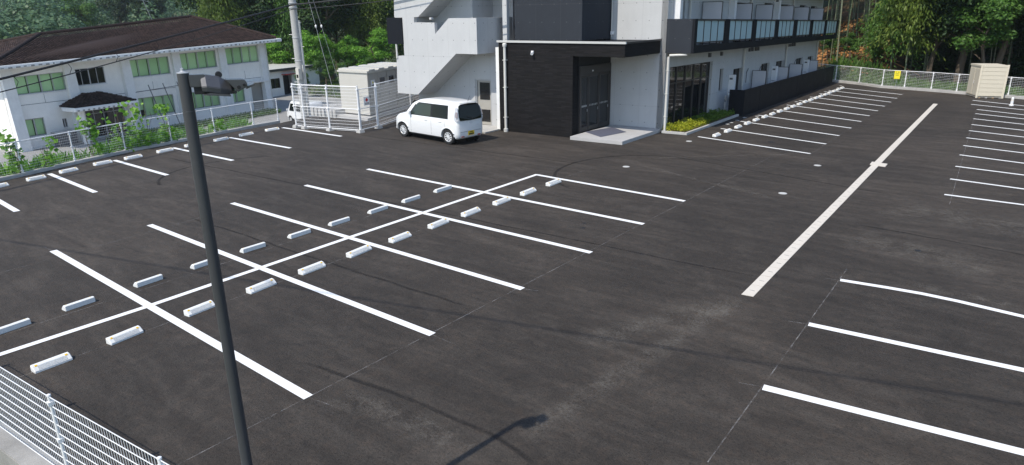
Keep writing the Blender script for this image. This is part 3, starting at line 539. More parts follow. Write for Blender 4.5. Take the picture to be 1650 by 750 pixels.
MB(AF).lathe([(.10, 0), (.10, .14), (.07, .16)], (-6.05, -3.36, 0), n=12).obj('pipe_foot', 'flash', dp)
B((-6.70, -3.16, .02), (-6.47, -2.98, 3.75)).obj('cover_strip', 'stucco_trim', apt)
# outside stair: parapet sheet, flights, landings
ts = -3.95
POL = [(-11.97,5.9),(-11.97,TOP),(-7.1,TOP),(-7.1,7.7),(-8.2,7.7),(-9.48,5.84),(-10.49,5.11),(-10.76,5.09),(-10.78,4.86),(-9.53,4.84),(-9.51,4.34),(-8.68,5.03),(-7.1,5.03),(-7.1,3.48),(-8.32,3.48),(-10.78,1.51),(-12.12,1.51),(-12.04,3.30),(-11.52,3.33),(-11.52,5.0),(-12.02,5.1)]
MB(AF).prism([(s, ts, z) for s, z in POL], (0, .18, 0)).obj('stair_parapet', 'concrete', apt)
B((-7.28, ts+.181, 3.48), (-7.1, -1.3, 5.03)).obj('stair_parapet', 'concrete', apt)
def slab(p, q, th, name='stair_flight'):     # sloping slab between (s,z) p and q
    MB(AF).hexa([(p[0], ts+.182, p[1]), (q[0], ts+.182, q[1]), (q[0], -2.602, q[1]), (p[0], -2.602, p[1]), (p[0], ts+.182, p[1]+th), (q[0], ts+.182, q[1]+th), (q[0], -2.602, q[1]+th), (p[0], -2.602, p[1]+th)]).obj(name, 'concrete', apt)
slab((-10.78, 1.51), (-8.32, 3.48), .22); slab((-8.319, 3.48), (-7.281, 3.48), .2, 'landing'); slab((-11.9, 1.51), (-10.781, 1.51), .2, 'landing'); slab((-10.49, 5.11), (-8.2, 6.95), .22); slab((-11.8, 5.11), (-10.491, 5.11), .2, 'landing')
MB(AF).wall(-12.0, -6.47, 0, TOP, [(-8.38,-7.42,.05,2.24), (-8.4,-6.7,3.55,6.4), (-9.25,-8.95,4.2,4.85)], .2, lambda a, z, d: (a, -2.6+d, z)).obj('stair_wall', 'concrete', apt)
B((-12.1, ts+.181, 1.56), (-11.92, -2.6, 3.29)).obj('stair_side_wall', 'concrete', apt); B((-11.95, ts+.181, 5.3), (-11.77, .29, TOP-.01)).obj('stair_side_wall', 'concrete', apt); B((-11.9, -2.4, 0), (-11.71, .3, 5.3)).obj('stair_side_wall', 'concrete', apt)
B((-8.5, -2.4, 3.4), (-6.1, .3, 3.56)).obj('corridor_floor', 'slab', apt); B((-8.6, -1.05, 3.56), (-7.25, -.9, 6.5)).obj('corridor_wall', 'concrete', apt); B((-7.25, -.5, 3.56), (-6.1, -.4, 6.5)).obj('corridor_wall', 'navy', apt); B((-6.8, -2.46, 3.6), (-6.74, -2.40, 6.4)).obj('corridor_post', 'white_metal', apt)
B((-8.6, -2.4, 3.56), (-8.42, -.9, 6.5)).obj('corridor_wall', 'concrete', apt)
B((-8.4, -2.39, 0), (-6.6, -2.1, 2.6)).obj('service_room', 'interior', apt)
# service door
sd = empty_part('service_door', apt)
for a, b, c, d in ((-8.38, -8.31, .05, 2.24), (-7.49, -7.42, .05, 2.24), (-8.31, -7.49, 2.17, 2.24)): B((a, -2.56, c), (b, -2.44, d)).obj('door_frame', 'galv', sd)
B((-8.305, -2.50, .07), (-7.495, -2.46, 2.165)).obj('door_leaf', 'beige_dark', sd)
for z0, z1 in ((1.27, 2.08), (.22, .80)):
    B((-8.17, -2.512, z0), (-7.58, -2.503, z1)).obj('door_glass', 'glass', sd)
    for k in range(9): q = -8.15+k*.068; B((q, -2.522, z0+.01), (q+.018, -2.513, z1-.01)).obj('grille_bar', 'bronze', sd)
MB(AF).tube([(-8.25, -2.51, 1.0), (-8.25, -2.58, 1.0)], .028, 8).obj('door_knob', 'galv', sd); 
pad = B((-8.6, -4.25, 0), (-6.55, -2.601, .06)).obj('entry_pad', 'concrete_kerb', apt)
B((-10.7, -2.75, 0), (-9.6, -2.61, .22)).obj('plinth', 'concrete', apt)
# dark louvre panel and pipe at the stair's left edge
pn = B((-12.49, ts-.06, 3.86), (-11.51, ts+.1, 5.08)).obj('service_panel', 'navy', apt); MB(AF).tube([(-11.98, ts-.02, 3.86), (-11.98, ts-.02, 3.2)], .045, 8).obj('panel_conduit', 'pipe', pn)
B((-10.05, ts+.25, 4.98), (-9.93, ts+.4, 5.07)).obj('landing_lamp', 'lamp_glass', apt)
# ---- balconies
bs = 1.15
bal = empty_part('balcony', apt)
B((-.0, -.05, 3.46), (bs-.02, .15, 4.87)).obj('balcony_end_wall', 'concrete_navy', bal)
B((.0, .151, 3.46), (bs-.021, 25.8, 3.62)).obj('balcony_floor', 'navy', bal); B((bs-.02, -.05, 3.46), (bs+.10, 25.9, 3.78)).obj('balcony_beam', 'navy', bal)
PAN = [(.23,3.49),(4.09,7.38),(7.95,11.18),(11.74,14.77),(15.42,18.42),(19.01,22.11),(22.62,25.49)]
ed = [-.05]+[x for p in PAN for x in p]+[25.9]
for a, b in zip(ed[::2], ed[1::2]): B((bs-.02, a, 3.781), (bs+.10, b, 4.87)).obj('balcony_post', 'navy', bal)
for a, b in PAN:
    pnl = empty_part('glass_panel', apt)
    B((bs+.0, a, 4.79), (bs+.09, b, 4.868)).obj('top_rail', 'bronze', pnl); B((bs+.01, a, 3.87), (bs+.07, b, 3.91)).obj('bottom_rail', 'bronze', pnl)
    for k in range(5): q = a+(b-a)*k/4; B((bs+.012, q-.022 if k else q, 3.79), (bs+.068, q+.022 if k < 4 else q, 4.79)).obj('baluster', 'bronze', pnl)
    for k in range(4): q0 = a+(b-a)*k/4+.022; q1 = a+(b-a)*(k+1)/4-.022; B((bs+.03, q0, 3.92), (bs+.045, q1, 4.785)).obj('frosted_pane', 'frosted', pnl)
B((.0, -.05, 6.55), (1.25, 25.9, 6.95)).obj('upper_balcony', 'navy', apt)
def board(t, z0, z1, s1):
    b = empty_part('partition', apt)
    B((.13, t, z0+.03), (s1-.03, t+.012, z1-.03)).obj('partition_board', 'board', b)
    for a in (((.10, t-.01, z0), (.13, t+.025, z1)), ((s1-.03, t-.01, z0), (s1, t+.025, z1)), ((.13, t-.01, z0), (s1-.03, t+.025, z0+.03)), ((.13, t-.01, z1-.03), (s1-.03, t+.025, z1))): B(*a).obj('partition_frame', 'bronze', b)
for t, s1 in ((11.55,.9), (15.95,.88), (18.95,.9), (23.2,.84)): board(t, .55, 1.98 if t < 12 else 1.90, s1)
for t, s1, z1 in ((3.5,1.05,5.66),(7.87,.98,5.68),(11.12,1.03,5.70),(15.35,.96,5.73),(18.65,1.0,5.72),(22.5,.96,5.72)): board(t, 3.75, z1, s1)
def heater(t, z0, z1):
    h = empty_part('water_heater', apt); B((.002, t, z0), (.30, t+.28, z1)).obj('heater_case', 'white_metal', h, bevel=.01); B((.06, t-.006, z1-.25), (.22, t-.001, z1-.15)).obj('heater_vent', 'grey_plastic', h); B((.05, t-.004, z0+.3), (.25, t-.001, z0+.33)).obj('heater_seam', 'grey_plastic', h)
for t in (8.05, 15.5, 22.8): heater(t, .7, 1.95)
for t in (.55, 7.25, 14.75): heater(t, 4.0, 6.2)
for t, z0, z1 in ((9.95,0,3.4),(17.97,0,3.4),(25.66,0,3.4),(2.13,3.6,TOP),(10.37,3.6,TOP),(18.41,3.6,TOP)):
    d_ = MB(AF).tube([(.10, t, z0), (.10, t, z1-.12), (.35, t, z1-.03)], .055, 8).obj('downpipe', 'pipe', apt, smooth=True)
    for z in (.8, 2.2): B((.0, t-.07, z0+z), (.17, t+.07, z0+z+.03)).obj('pipe_bracket', 'pipe', d_)
d_ = MB(AF).tube([(.18, -.10, .0), (.18, -.10, 3.30), (.22, -.09, 3.36), (.95, .05, 3.40)], .055, 10).obj('downpipe', 'pipe', apt, smooth=True)
for z in (.7, 1.7, 2.7): B((.11, -.17, z), (.25, .0, z+.03)).obj('pipe_bracket', 'pipe', d_)
for t in (5.0, 6.6): B((.0, t-.09, 3.05), (.10, t+.09, 3.25)).obj('vent_hood', 'grey_plastic', apt)
for t in (10.9, 11.38, 11.98, 12.38, 18.46, 18.92, 19.37, 19.82): B((.0, t-.08, 3.08), (.10, t+.08, 3.30)).obj('vent_hood', 'grey_plastic', apt)
for t in (10.75, 13.0, 20.3): MB(AF).tube([(.04, t, 1.3), (.04, t, 1.9), (.05, t+.15, 2.05), (.02, t+.3, 2.1)], .018, 6).obj('refrigerant_pipe', 'grey_plastic', apt)
mb_ = B((.0, 7.7, .62), (.10, 7.98, .86)).obj('meter_box', 'beige', apt); MB(AF).tube([(.05, 7.84, .62), (.05, 7.84, .0)], .02, 6).obj('meter_conduit', 'pipe', mb_); MB(AF).tube([(.16, 7.35, .55), (.16, 7.35, .0)], .05, 8).obj('vent_pipe', 'pipe', apt)
# ground-floor terrace wall in navy panels
tw_ = empty_part('terrace_wall', apt)
B((.7, 6.36, 0), (1.48, 6.48, 1.34)).obj('wall_panel', 'navy', tw_)
for a, b in zip([6.36, 8.82, 12.36, 15.92, 19.61, 22.87], [8.80, 12.34, 15.90, 19.59, 22.85, 25.2]): B((1.36, a if a > 7 else 6.481, 0), (1.48, b, 1.34)).obj('wall_panel', 'navy', tw_)
B((-.0, 6.5, 0), (1.35, 25.1, .10)).obj('terrace_floor', 'slab', tw_)
# ---- planting bed with kerb
bed = MB(AF)
for a, b in (((.12, -.30, 0), (1.18, -.18, .11)), ((1.181, -.30, 0), (1.30, 6.3, .11))): bed.box(a, b)
bed = bed.obj('bed_kerb', 'concrete_kerb', None, bevel=.01); tag(bed, 'white concrete kerb round the planting bed below the lounge window', kind='structure')
so = B((.02, -.18, 0), (1.18, 6.3, .06)).obj('planting_soil', 'soil', None); tag(so, 'brown soil of the planting bed', kind='structure')

# ------------------------------------------------------------------ white enclosure fence, switchgear cubicle
enc = [ENC_POSTS[0], ENC_POSTS[1], ENC_POSTS[2], ENC_POSTS[3], ENC_POSTS[4], ENC_POSTS[5], (-15.4, 23.4)]
er = fence('mesh_fence', enc, .0, 2.12, 'tall white mesh fence enclosing the beige switchgear cabinet', 'fence', 15, .055, .0015, .040, (.12, 1.08, 2.10), rh=.0062, feet=.15, skip=(3,))
g_ = empty('gate', (*ENC_POSTS[3], 0)); tag(g_, 'narrow white mesh gate with a warning sign between two posts', 'gate')
p3, p4 = Vector(ENC_POSTS[3]), Vector(ENC_POSTS[4]); q3 = p3.lerp(p4, .06); q4 = p3.lerp(p4, .94)
for z in (.12, 1.08, 1.98): MB().tube([(*q3, z), (*q4, z)], .02, 8).obj('gate_rail', 'white_metal', g_, smooth=True)
for q in (q3, q4): MB().tube([(*q, .12), (*q, 1.98)], .022, 8).obj('gate_stile', 'white_metal', g_, smooth=True)
V, Fq = wire_panel(q3, q4, .14, 1.98, 12, .055, .0015, .0062); V[:, :2] -= np.array(ENC_POSTS[3]); o = bpy.data.objects.new('gate_mesh', mesh_np('gate_mesh', V, Fq, 'white_metal')); C.objects.link(o); o.parent = g_; o['kind'] = 'stuff'
# warning sign on the gate: white plate, red diamond
dv = (p4-p3).normalized(); nv = Vector((dv.y, -dv.x)); cc = p3.lerp(p4, .42)+nv*.04
def on_gate(u, z, d=0): q = cc+dv*u+nv*d; return (q.x, q.y, z)
sg = MB().hexa([on_gate(-.2, 1.20), on_gate(.2, 1.20), on_gate(.2, 1.20, .012), on_gate(-.2, 1.20, .012), on_gate(-.2, 1.60), on_gate(.2, 1.60), on_gate(.2, 1.60, .012), on_gate(-.2, 1.60, .012)]).obj('warning_sign', 'sign_white'); tag(sg, 'white warning plate with a red diamond hung on the white gate', 'sign')
MB().face([on_gate(-.11, 1.45, .015), on_gate(0, 1.36, .015), on_gate(.11, 1.45, .015), on_gate(0, 1.55, .015)]).obj('red_diamond', 'red_ink', sg)
for k, z in enumerate((1.30, 1.25)): MB().face([on_gate(-.15, z, .015), on_gate(.15, z, .015), on_gate(.15, z+.022, .015), on_gate(-.15, z+.022, .015)]).obj('sign_text', 'ink', sg)
# cubicle
cf0, cf1 = Vector((-17.2, 17.95)), Vector((-15.05, 18.1)); cdir = (cf1-cf0).normalized(); cdep = Vector((-.36, .93)).normalized()
def CU(u, d, z): q = cf0+cdir*u+cdep*d; return (q.x, q.y, z)
cw, cd_, ch = (cf1-cf0).length, 5.2, 2.36
cub = empty('switchgear_cabinet', CU(cw/2, cd_/2, 0)); tag(cub, 'large beige steel switchgear cabinet with dark windows inside the white mesh enclosure', 'cabinet')
MB(CU).box((-.25, -.6, 0), (cw+.25, cd_+.2, .14)).obj('concrete_base', 'concrete_kerb', cub, bevel=.01)
MB(CU).box((0, 0, .22), (cw, cd_, ch)).obj('cabinet_body', 'beige', cub); MB(CU).box((.06, .06, .14), (cw-.06, cd_-.06, .22)).obj('plinth', 'grey_plastic', cub)
MB(CU).box((-.07, -.07, ch), (cw+.07, cd_+.07, ch+.10)).obj('cabinet_roof', 'beige', cub, bevel=.008)
for k in range(5):
    a = k*cd_/5; pn_ = MB(CU).box((cw+.001, a+.02, .26), (cw+.022, a+cd_/5-.02, ch-.04)).obj('cabinet_door', 'beige_dark', cub)
    if k in (1, 2, 3): MB(CU).box((cw+.023, a+.25, 1.62), (cw+.03, a+.78, 2.02)).obj('door_window', 'glass', pn_)
    MB(CU).box((cw+.023, a+.10, 1.05), (cw+.045, a+.16, 1.22)).obj('latch', 'grey_plastic', pn_)
    MB(CU).box((-.10, a+.12, ch+.10), (cw+.10, a+cd_/5-.3, ch+.17)).obj('roof_module', 'beige', cub, bevel=.006)
MB(CU).lathe([(.05, ch+.1), (.05, ch+.2), (.03, ch+.24)], (.65, .1, 0), n=8).obj('lifting_eye', 'galv', cub) if False else None
wp = MB(CU).box((cw+.024, .30, 1.62), (cw+.03, .72, 1.98)).obj('warning_plate', 'sign_white', cub); MB(CU).face([(cw+.032, .42, 1.80), (cw+.032, .60, 1.80), (cw+.032, .51, 1.94)]).obj('yellow_triangle', 'yellow_sign', wp); MB(CU).box((cw+.031, .36, 1.68), (cw+.033, .66, 1.73)).obj('plate_text', 'ink', wp)
# low white platform of stacked beams left of the cabinet
pt_ = empty('concrete_platform', (-17.6, 16.9, 0)); tag(pt_, 'low white ribbed platform beside the switchgear cabinet behind the mesh', 'platform')
for k in range(7): a = Vector((-18.6, 17.1)).lerp(Vector((-17.4, 19.0)), 0); MB().box((-19.0+k*.30, 17.2+k*.02, 0), (-18.76+k*.30, 19.2, .42)).obj('platform_beam', 'concrete_kerb', pt_)

# ------------------------------------------------------------------ utility pole, cables, guy wires
PX_, PY_ = -19.38, 17.06
up = empty('utility_pole', (PX_, PY_, 0)); tag(up, 'grey concrete utility pole with conduits behind the white enclosure', 'utility pole')
MB().tube([(PX_, PY_, -.2), (PX_, PY_, 11.5)], [.225, .16], 16).obj('pole', 'pole_concrete', up, smooth=True)
MB().tube([(PX_+.17, PY_+.16, 0), (PX_+.15, PY_+.14, 5.0)], .075, 10).obj('conduit', 'pipe', up, smooth=True); MB().tube([(PX_+.25, PY_+.05, 0), (PX_+.23, PY_+.04, 2.7)], .035, 8).obj('conduit', 'pipe', up, smooth=True)
bx_ = MB().box((PX_+.08, PY_-.34, 1.95), (PX_+.36, PY_-.14, 2.55)).obj('meter_box', 'beige', up, bevel=.01); MB().box((PX_+.14, PY_-.35, 2.05), (PX_+.30, PY_-.342, 2.22)).obj('meter_window', 'glass', bx_)
MB().box((PX_+.06, PY_-.33, 1.15), (PX_+.30, PY_-.16, 1.6)).obj('switch_box', 'galv', up, bevel=.01)
for z in (2.9, 4.1, 5.62, 5.85): MB().lathe([(.215, z), (.22, z+.01), (.22, z+.05), (.21, z+.06)], (PX_, PY_, 0), n=16).obj('pole_band', 'galv', up)
for k in range(6): z = 1.8+k*.62; s = 1 if k % 2 else -1; MB().tube([(PX_, PY_, z), (PX_+.30*s, PY_+.22*s, z)], .012, 6).obj('step_bolt', 'galv', up)
def sag(a, b, s, n=18): a = Vector(a); b = Vector(b); return [a.lerp(b, t)-Vector((0, 0, 4*s*t*(1-t))) for t in [i/n for i in range(n+1)]]
PA = (PX_+.2, PY_-.2, 5.78)
def cable(name, chains, r, label, group='overhead cables'):
    o = empty(name, chains[0][0]); tag(o, label, 'cable', group)
    for ch in chains: MB().tube(ch, r, 6).obj('cable_run', 'wire', o, smooth=True)
    return o
E_L, E_R = Vector((-13.30, -0.90, 3.05)), Vector((-6.8, 18.4, 6.7))
c1 = cable('overhead_cable', [sag(E_L+(E_L-Vector(PA))*.6, PA, .12), sag(PA, E_R, .10)], .042, 'thick black overhead cable bundle crossing in front of the school roof')
PB = (PX_+.2, PY_-.2, 5.56)
c2 = cable('overhead_cable', [sag(E_L+(E_L-Vector(PB))*.6-Vector((0, 0, .12)), PB, .42), sag(PB, E_R-Vector((0, 0, .35)), .12)], .020, 'thin black cable hanging just below the thick overhead bundle')
cc1 = sag(E_L+(E_L-Vector(PA))*.6, PA, .12, 30); cc2 = sag(E_L+(E_L-Vector(PB))*.6-Vector((0, 0, .12)), PB, .42, 30)
for k in range(9, 29, 2): MB().tube([cc1[k], (cc1[k]+cc2[k])/2+Vector((.08, .08, 0)), cc2[k]], .010, 5).obj('cable_hanger', 'wire', c1)
for a, b, r, lab in (((-18.9,17.64,6.49), (-18.25,18.55,.0), .014, 'nearer pale guy wire with a white insulator running down beside the pole'), ((-18.74,17.87,6.18), (-17.95,18.95,.0), .009, 'farther thin guy wire with a white insulator running down beside the pole')):
    a = Vector(a); b = Vector(b); gw = empty('guy_wire', b); tag(gw, lab, 'guy wire', 'guy wires of the pole')
    MB().tube([a, b], r, 6).obj('wire_run', 'steel_wire', gw); c = a.lerp(b, (a.z-4.68)/a.z); MB().lathe([(.01, -.09), (.045, -.05), (.055, 0), (.045, .05), (.01, .09)], c, n=10).obj('insulator', 'insulator', gw, smooth='all')
# cable spanning high above the lot: known in the photo by its thin shadow
sh0, sh1 = Vector((-7.07, -.45)), Vector((13.48, 5.9)); hc = 10.0; off = -Vector((_sd.x, _sd.y))/_sd.z*hc*-1
dd = (sh1-sh0); a = sh0-dd*1.0+off; b = sh1+dd*.8+off
cable('overhead_cable', [sag((a.x, a.y, hc+.3), (b.x, b.y, hc+.3), .3)], .022, 'overhead cable above the lot casting the long thin shadow on the asphalt')

# ------------------------------------------------------------------ foreground lamp post
LX, LY, LZ = 7.88, -2.26, 4.87
lp = empty('lamp_post', (LX, LY, 0)); tag(lp, 'tall dark grey lamp post with angular floodlight head in the foreground', 'lamp post')
MB().tube([(LX, LY, 0), (LX, LY, LZ-.285)], [.0475, .0455], 24).obj('lower_pole', 'pole_grey', lp, smooth=True); MB().tube([(LX, LY, LZ-.285), (LX, LY, LZ)], .0435, 24).obj('upper_pole', 'pole_grey', lp, smooth=True)
MB().lathe([(.0465, LZ-.289), (.0465, LZ-.281)], (LX, LY, 0), n=24).obj('pole_joint', 'dark_metal', lp); MB().lathe([(.16, 0), (.16, .02), (.08, .04)], (LX, LY, 0), n=20).obj('base_flange', 'pole_grey', lp)
MB().lathe([(.046, LZ), (.046, LZ+.006), (.02, LZ+.012), (.012, LZ+.02), (.012, LZ+.036), (.0, LZ+.04)], (LX, LY, 0), n=20).obj('pole_cap', 'galv', lp, smooth=True)
RT = Vector((.43, .903)); FW = Vector((-.903, .43))
def LH(u, d, z): q = Vector((LX, LY))+RT*u+FW*d; return (q.x, q.y, LZ+z)
MB(LH).box((.035, -.045, -.105), (.15, .045, -.012)).obj('arm_bracket', 'dark_metal', lp, bevel=.006)
MB(LH).box((.06, -.035, -.16), (.20, .06, -.106)).obj('wiring_box', 'black', lp, bevel=.004)
def head_sec(u, dz, k): return [(u, d*k, z*k+dz) for d, z in ((-.090, -.130), (-.095, -.092), (-.03, -.012), (.05, -.012), (.07, -.04), (.07, -.130))]
hm = MB(LH); rg = [[hm.pt(q) for q in head_sec(u, dz, k)] for u, dz, k in ((.115, -.012, .95), (.15, -.002, 1.05), (.245, -.022, 1.05), (.325, -.075, .72), (.345, -.115, .42))]
for a, b in zip(rg, rg[1:]):
    for q in range(6): hm.f.append([a[q], a[(q+1)%6], b[(q+1)%6], b[q]])
hm.f.append(rg[0][::-1]); hm.f.append(rg[-1][:]); hd = hm.obj('lamp_head', 'dark_metal', lp, bevel=.004)
MB(LH).prism([(.17, -.13, -.148), (.31, -.13, -.170), (.31, -.13, -.180), (.12, -.13, -.160)], (0, .22, 0)).obj('lamp_visor', 'dark_metal', hd)
h2 = MB(LH).prism([(.285, -.11, -.055), (.415, -.11, -.060), (.435, -.11, -.072), (.44, -.11, -.115), (.36, -.11, -.155), (.34, -.11, -.12)], (0, .15, 0)).obj('camera_housing', 'dark_metal', lp, bevel=.006)
MB(LH).prism([(.43, -.09, -.115), (.49, -.09, -.098), (.50, -.09, -.108), (.43, -.09, -.135)], (0, .15, 0)).obj('housing_shield', 'dark_metal', h2)
for u, z, r in ((.375, -.115, .014), (.415, -.10, .011), (.345, -.150, .012)): MB(LH).lathe([(r, -.125), (r, -.108)], (u, 0, z), ax='y', n=12).obj('bolt_head', 'black', h2)
MB(LH).lathe([(.022, .02), (.026, .03), (.026, .055), (.018, .06)], (.25, 0, -.025), ax='y', n=12).obj('tilt_knob', 'black', hd, smooth=True)

# ------------------------------------------------------------------ cars
def loft_body(st):
    """st: list of (x, half-section [(y,z)...bottom to top]) -> closed body mesh, mirrored"""
    m = MB(); rings = []
    for x, sec in st:
        ring = [m.pt((x, y, z)) for y, z in sec]+[m.pt((x, -y, z)) for y, z in sec[::-1]]; rings.append(ring)
    n = len(rings[0])
    for a, b in zip(rings, rings[1:]):
        for j in range(n): m.f.append([a[j], a[(j+1)%n], b[(j+1)%n], b[j]])
    m.f.append(rings[0][::-1]); m.f.append(rings[-1][:]); return m
def cut_wells(body, wells, parent):
    mb = MB()
    for x, y0, y1, r, z in wells: mb.lathe([(r, y0), (r, y1)], (x, 0, z), ax='y', n=28)
    c = mb.obj('cutter', None); mo = body.modifiers.new('b', 'BOOLEAN'); mo.object = c; mo.operation = 'DIFFERENCE'; mo.solver = 'EXACT'
    dg = bpy.context.evaluated_depsgraph_get(); dg.update(); me = bpy.data.meshes.new_from_object(body.evaluated_get(dg)); body.modifiers.clear(); old = body.data; body.data = me
    bpy.data.objects.remove(c); return body
def smooth_mesh(o, ang=.55):
    bm = bmesh.new(); bm.from_mesh(o.data)
    for f in bm.faces: f.smooth = True
    for e in bm.edges: e.smooth = not (len(e.link_faces) == 2 and e.calc_face_angle(0) > ang)
    bm.to_mesh(o.data); bm.free()
def wheel(root, x, y, r, w, spokes=10, ang0=0):
    s = 1 if y > 0 else -1
    wh = MB().lathe([(r*.60, -w*.22), (r*.66, -w/2), (r*.93, -w/2), (r, -w*.36), (r, w*.36), (r*.93, w/2), (r*.66, w/2), (r*.60, w*.22)], (x, y, r), ax='y', n=28).obj('wheel', 'rubber_tyre', root, smooth=True, local=True)
    MB().lathe([(r*.66, s*w*.30), (r*.66, s*w*.44), (r*.60, s*w*.47), (r*.57, s*w*.40)], (x, y, r), ax='y', n=28, caps=False).obj('rim', 'rim', wh, smooth=True, local=True)
    MB().lathe([(r*.58, s*w*.28), (r*.58, s*w*.30)], (x, y, r), ax='y', n=20).obj('brake_disc', 'black', wh, local=True)
    for k in range(spokes):
        t = ang0+2*math.pi*k/spokes; ca, sa = math.cos(t), math.sin(t)
        def P(rr, tt, yy): return (x+rr*ca-tt*sa, y+yy*s, r+rr*sa+tt*ca)
        MB().hexa([P(r*.10, -r*.045, w*.38), P(r*.60, -r*.075, w*.36), P(r*.60, r*.075, w*.36), P(r*.10, r*.045, w*.38), P(r*.10, -r*.03, w*.47), P(r*.60, -r*.05, w*.44), P(r*.60, r*.05, w*.44), P(r*.10, r*.03, w*.47)]).obj('spoke', 'rim', wh, local=True)
    MB().lathe([(r*.17, s*w*.36), (r*.17, s*w*.49), (r*.08, s*w*.51)], (x, y, r), ax='y', n=14).obj('hub_cap', 'rim', wh, local=True)
def make_car():
    L, W, H = 3.40, .7375, 1.60
    root = empty('parked_car')
    # stations from tail (x=0) to nose (x=3.4); section: sill, lower flank, shoulder, belt, glass top, roof edge, roof centre
    def sec(w, zb, zs, zt, wt, rf=.10):      # w half width, zs belt height, zt roof height, wt half width at roof
        return [(w*.86, zb), (w*.965, zb+.05), (w, zb+.20), (w*1.0, zs-.22), (w*.985, zs-.03), (w*.965, zs), (wt+.025, zt-rf), (wt-.02, zt-.045), (wt-.12, zt-.012), (wt*.45, zt)]
    D = []
    D.append((.0,  sec(W*.80, .36, .90, .96, W*.74, .03)))
    D.append((.02, sec(W*.90, .28, .94, 1.10, W*.80, .05)))
    D.append((.07, sec(W*.96, .24, .96, 1.36, W*.79, .09)))
    D.append((.13, sec(W*.985, .22, .97, 1.50, W*.78)))
    D.append((.24, sec(W, .21, .97, 1.575, W*.79)))
    D.append((.55, sec(W*1.012, .20, .97, 1.605, W*.80))); D.append((.9, sec(W, .20, .97, 1.622, W*.805))); D.append((1.3, sec(W, .20, .965, 1.628, W*.81))); D.append((1.8, sec(W, .20, .96, 1.61, W*.805))); D.append((2.1, sec(W, .20, .955, 1.575, W*.795)))
    D.append((2.42, sec(W, .20, .955, 1.46, W*.80))); D.append((2.62, sec(W, .20, .95, 1.25, W*.80, .08))); D.append((2.78, sec(W, .20, .94, 1.03, W*.82, .03)))
    D.append((2.95, sec(W*.99, .21, .91, .985, W*.80, .02))); D.append((3.18, sec(W*.97, .22, .86, .94, W*.76, .02))); D.append((3.33, sec(W*.92, .25, .76, .84, W*.70, .02))); D.append((3.40, sec(W*.84, .34, .60, .66, W*.66, .01)))
    body = loft_body(D).obj('body', 'car_paint', root, local=True)
    wr, xr, xf = .285, .49, 2.905
    cut_wells(body, [(x, y0, y1, .335, wr+.012) for x in (xr, xf) for y0, y1 in ((.46, .9), (-.9, -.46))], root); smooth_mesh(body, .6)
    for x in (xr, xf):
        for y in (.46, -.46): MB().lathe([(.333, min(y, y*1.5)), (.333, max(y, y*1.02))], (x, 0, wr+.012), ax='y', n=22).obj('wheel_well', 'black', root, local=True)
        for y in (.645, -.645): wheel(root, x, y, wr, .155)
    # glass: follow the body side between belt and roof edge, 4 mm proud
    def side_y(x, z):
        for (xa, sa), (xb, sb) in zip(D, D[1:]):
            if xa <= x <= xb:
                k = (x-xa)/(xb-xa); S_ = [(a[0]+(b[0]-a[0])*k, a[1]+(b[1]-a[1])*k) for a, b in zip(sa, sb)]
                for p, q in zip(S_, S_[1:]):
                    if p[1] <= z <= q[1] and q[1] > p[1]: return p[0]+(q[0]-p[0])*(z-p[1])/(q[1]-p[1])
                return S_[-3][0]
        return W*.8
    def sheet(name, quadf, s, mat='car_glass', nx=8, nz=3, o=.006, parent=None):
        m = MB(); ids = [[m.pt((quadf(i/nx, j/nz)[0], s*(side_y(*quadf(i/nx, j/nz))+o), quadf(i/nx, j/nz)[1])) for j in range(nz+1)] for i in range(nx+1)]
        for i in range(nx):
            for j in range(nz): m.f.append([ids[i][j], ids[i+1][j], ids[i+1][j+1], ids[i][j+1]])
        return m.obj(name, mat, parent or root, smooth='all', local=True)
    def qd(a, b, c, d): return lambda u, v: ((a[0]*(1-u)+b[0]*u)*(1-v)+(d[0]*(1-u)+c[0]*u)*v, (a[1]*(1-u)+b[1]*u)*(1-v)+(d[1]*(1-u)+c[1]*u)*v)
    for s in (1, -1):
        sheet('window_surround', qd((.46, .965), (2.55, .965), (2.15, 1.475), (.50, 1.475)), s, 'black', 10, 3, .004)
        sheet('rear_window', qd((.52, .99), (1.28, .99), (1.28, 1.44), (.56, 1.44)), s, 'car_glass', 8, 3, .008); sheet('front_window', qd((1.36, .99), (2.44, .99), (2.10, 1.44), (1.36, 1.44)), s, 'cabin_glass', 8, 3, .008)
        for x in (1.32, 2.42, .52 if False else .62): sheet('door_gap', qd((x, .30 if x != .62 else .66), (x+.008, .30 if x != .62 else .66), (x+.008, .96), (x, .96)), s, 'grey_plastic', 1, 8, .0015)
        for x in (1.44, 2.24 if False else 1.36): pass
        for x in (.78, 1.52): 
            y = side_y(x, .84); MB().box((x-.0, s*y-.012, .825), (x+.15, s*y+.012+.012*s, .858)).obj('door_handle', 'car_paint', root, local=True, bevel=.006)
        mr = MB().box((2.36, s*.745, .97), (2.47, s*.745+s*.11, 1.11)) if s > 0 else MB().box((2.36, -.855, .97), (2.47, -.745, 1.11)); mr.obj('door_mirror', 'car_paint', root, local=True, bevel=.02)
        sheet('sill_trim', qd((.80, .215), (2.58, .215), (2.58, .25), (.80, .25)), s, 'grey_plastic', 4, 1, .003)
        # tall rear lamp on the corner
        MB().prism([(.010, s*.62, .93), (.05, s*.712, .91), (.14, s*.738, .97), (.15, s*.712, 1.16), (.15, s*.64, 1.44), (.10, s*.60, 1.43), (.03, s*.625, 1.12)], (-.028, s*.012, 0)).obj('tail_lamp', 'lamp_glass', root, local=True, bevel=.006)
        MB().prism([(.02, s*.63, .90), (.05, s*.70, .90), (.10, s*.722, .96), (.055, s*.705, 1.03), (.015, s*.63, 1.02)], (-.03, s*.014, 0)).obj('reversing_lamp', 'lamp_glass', root, local=True, bevel=.005)
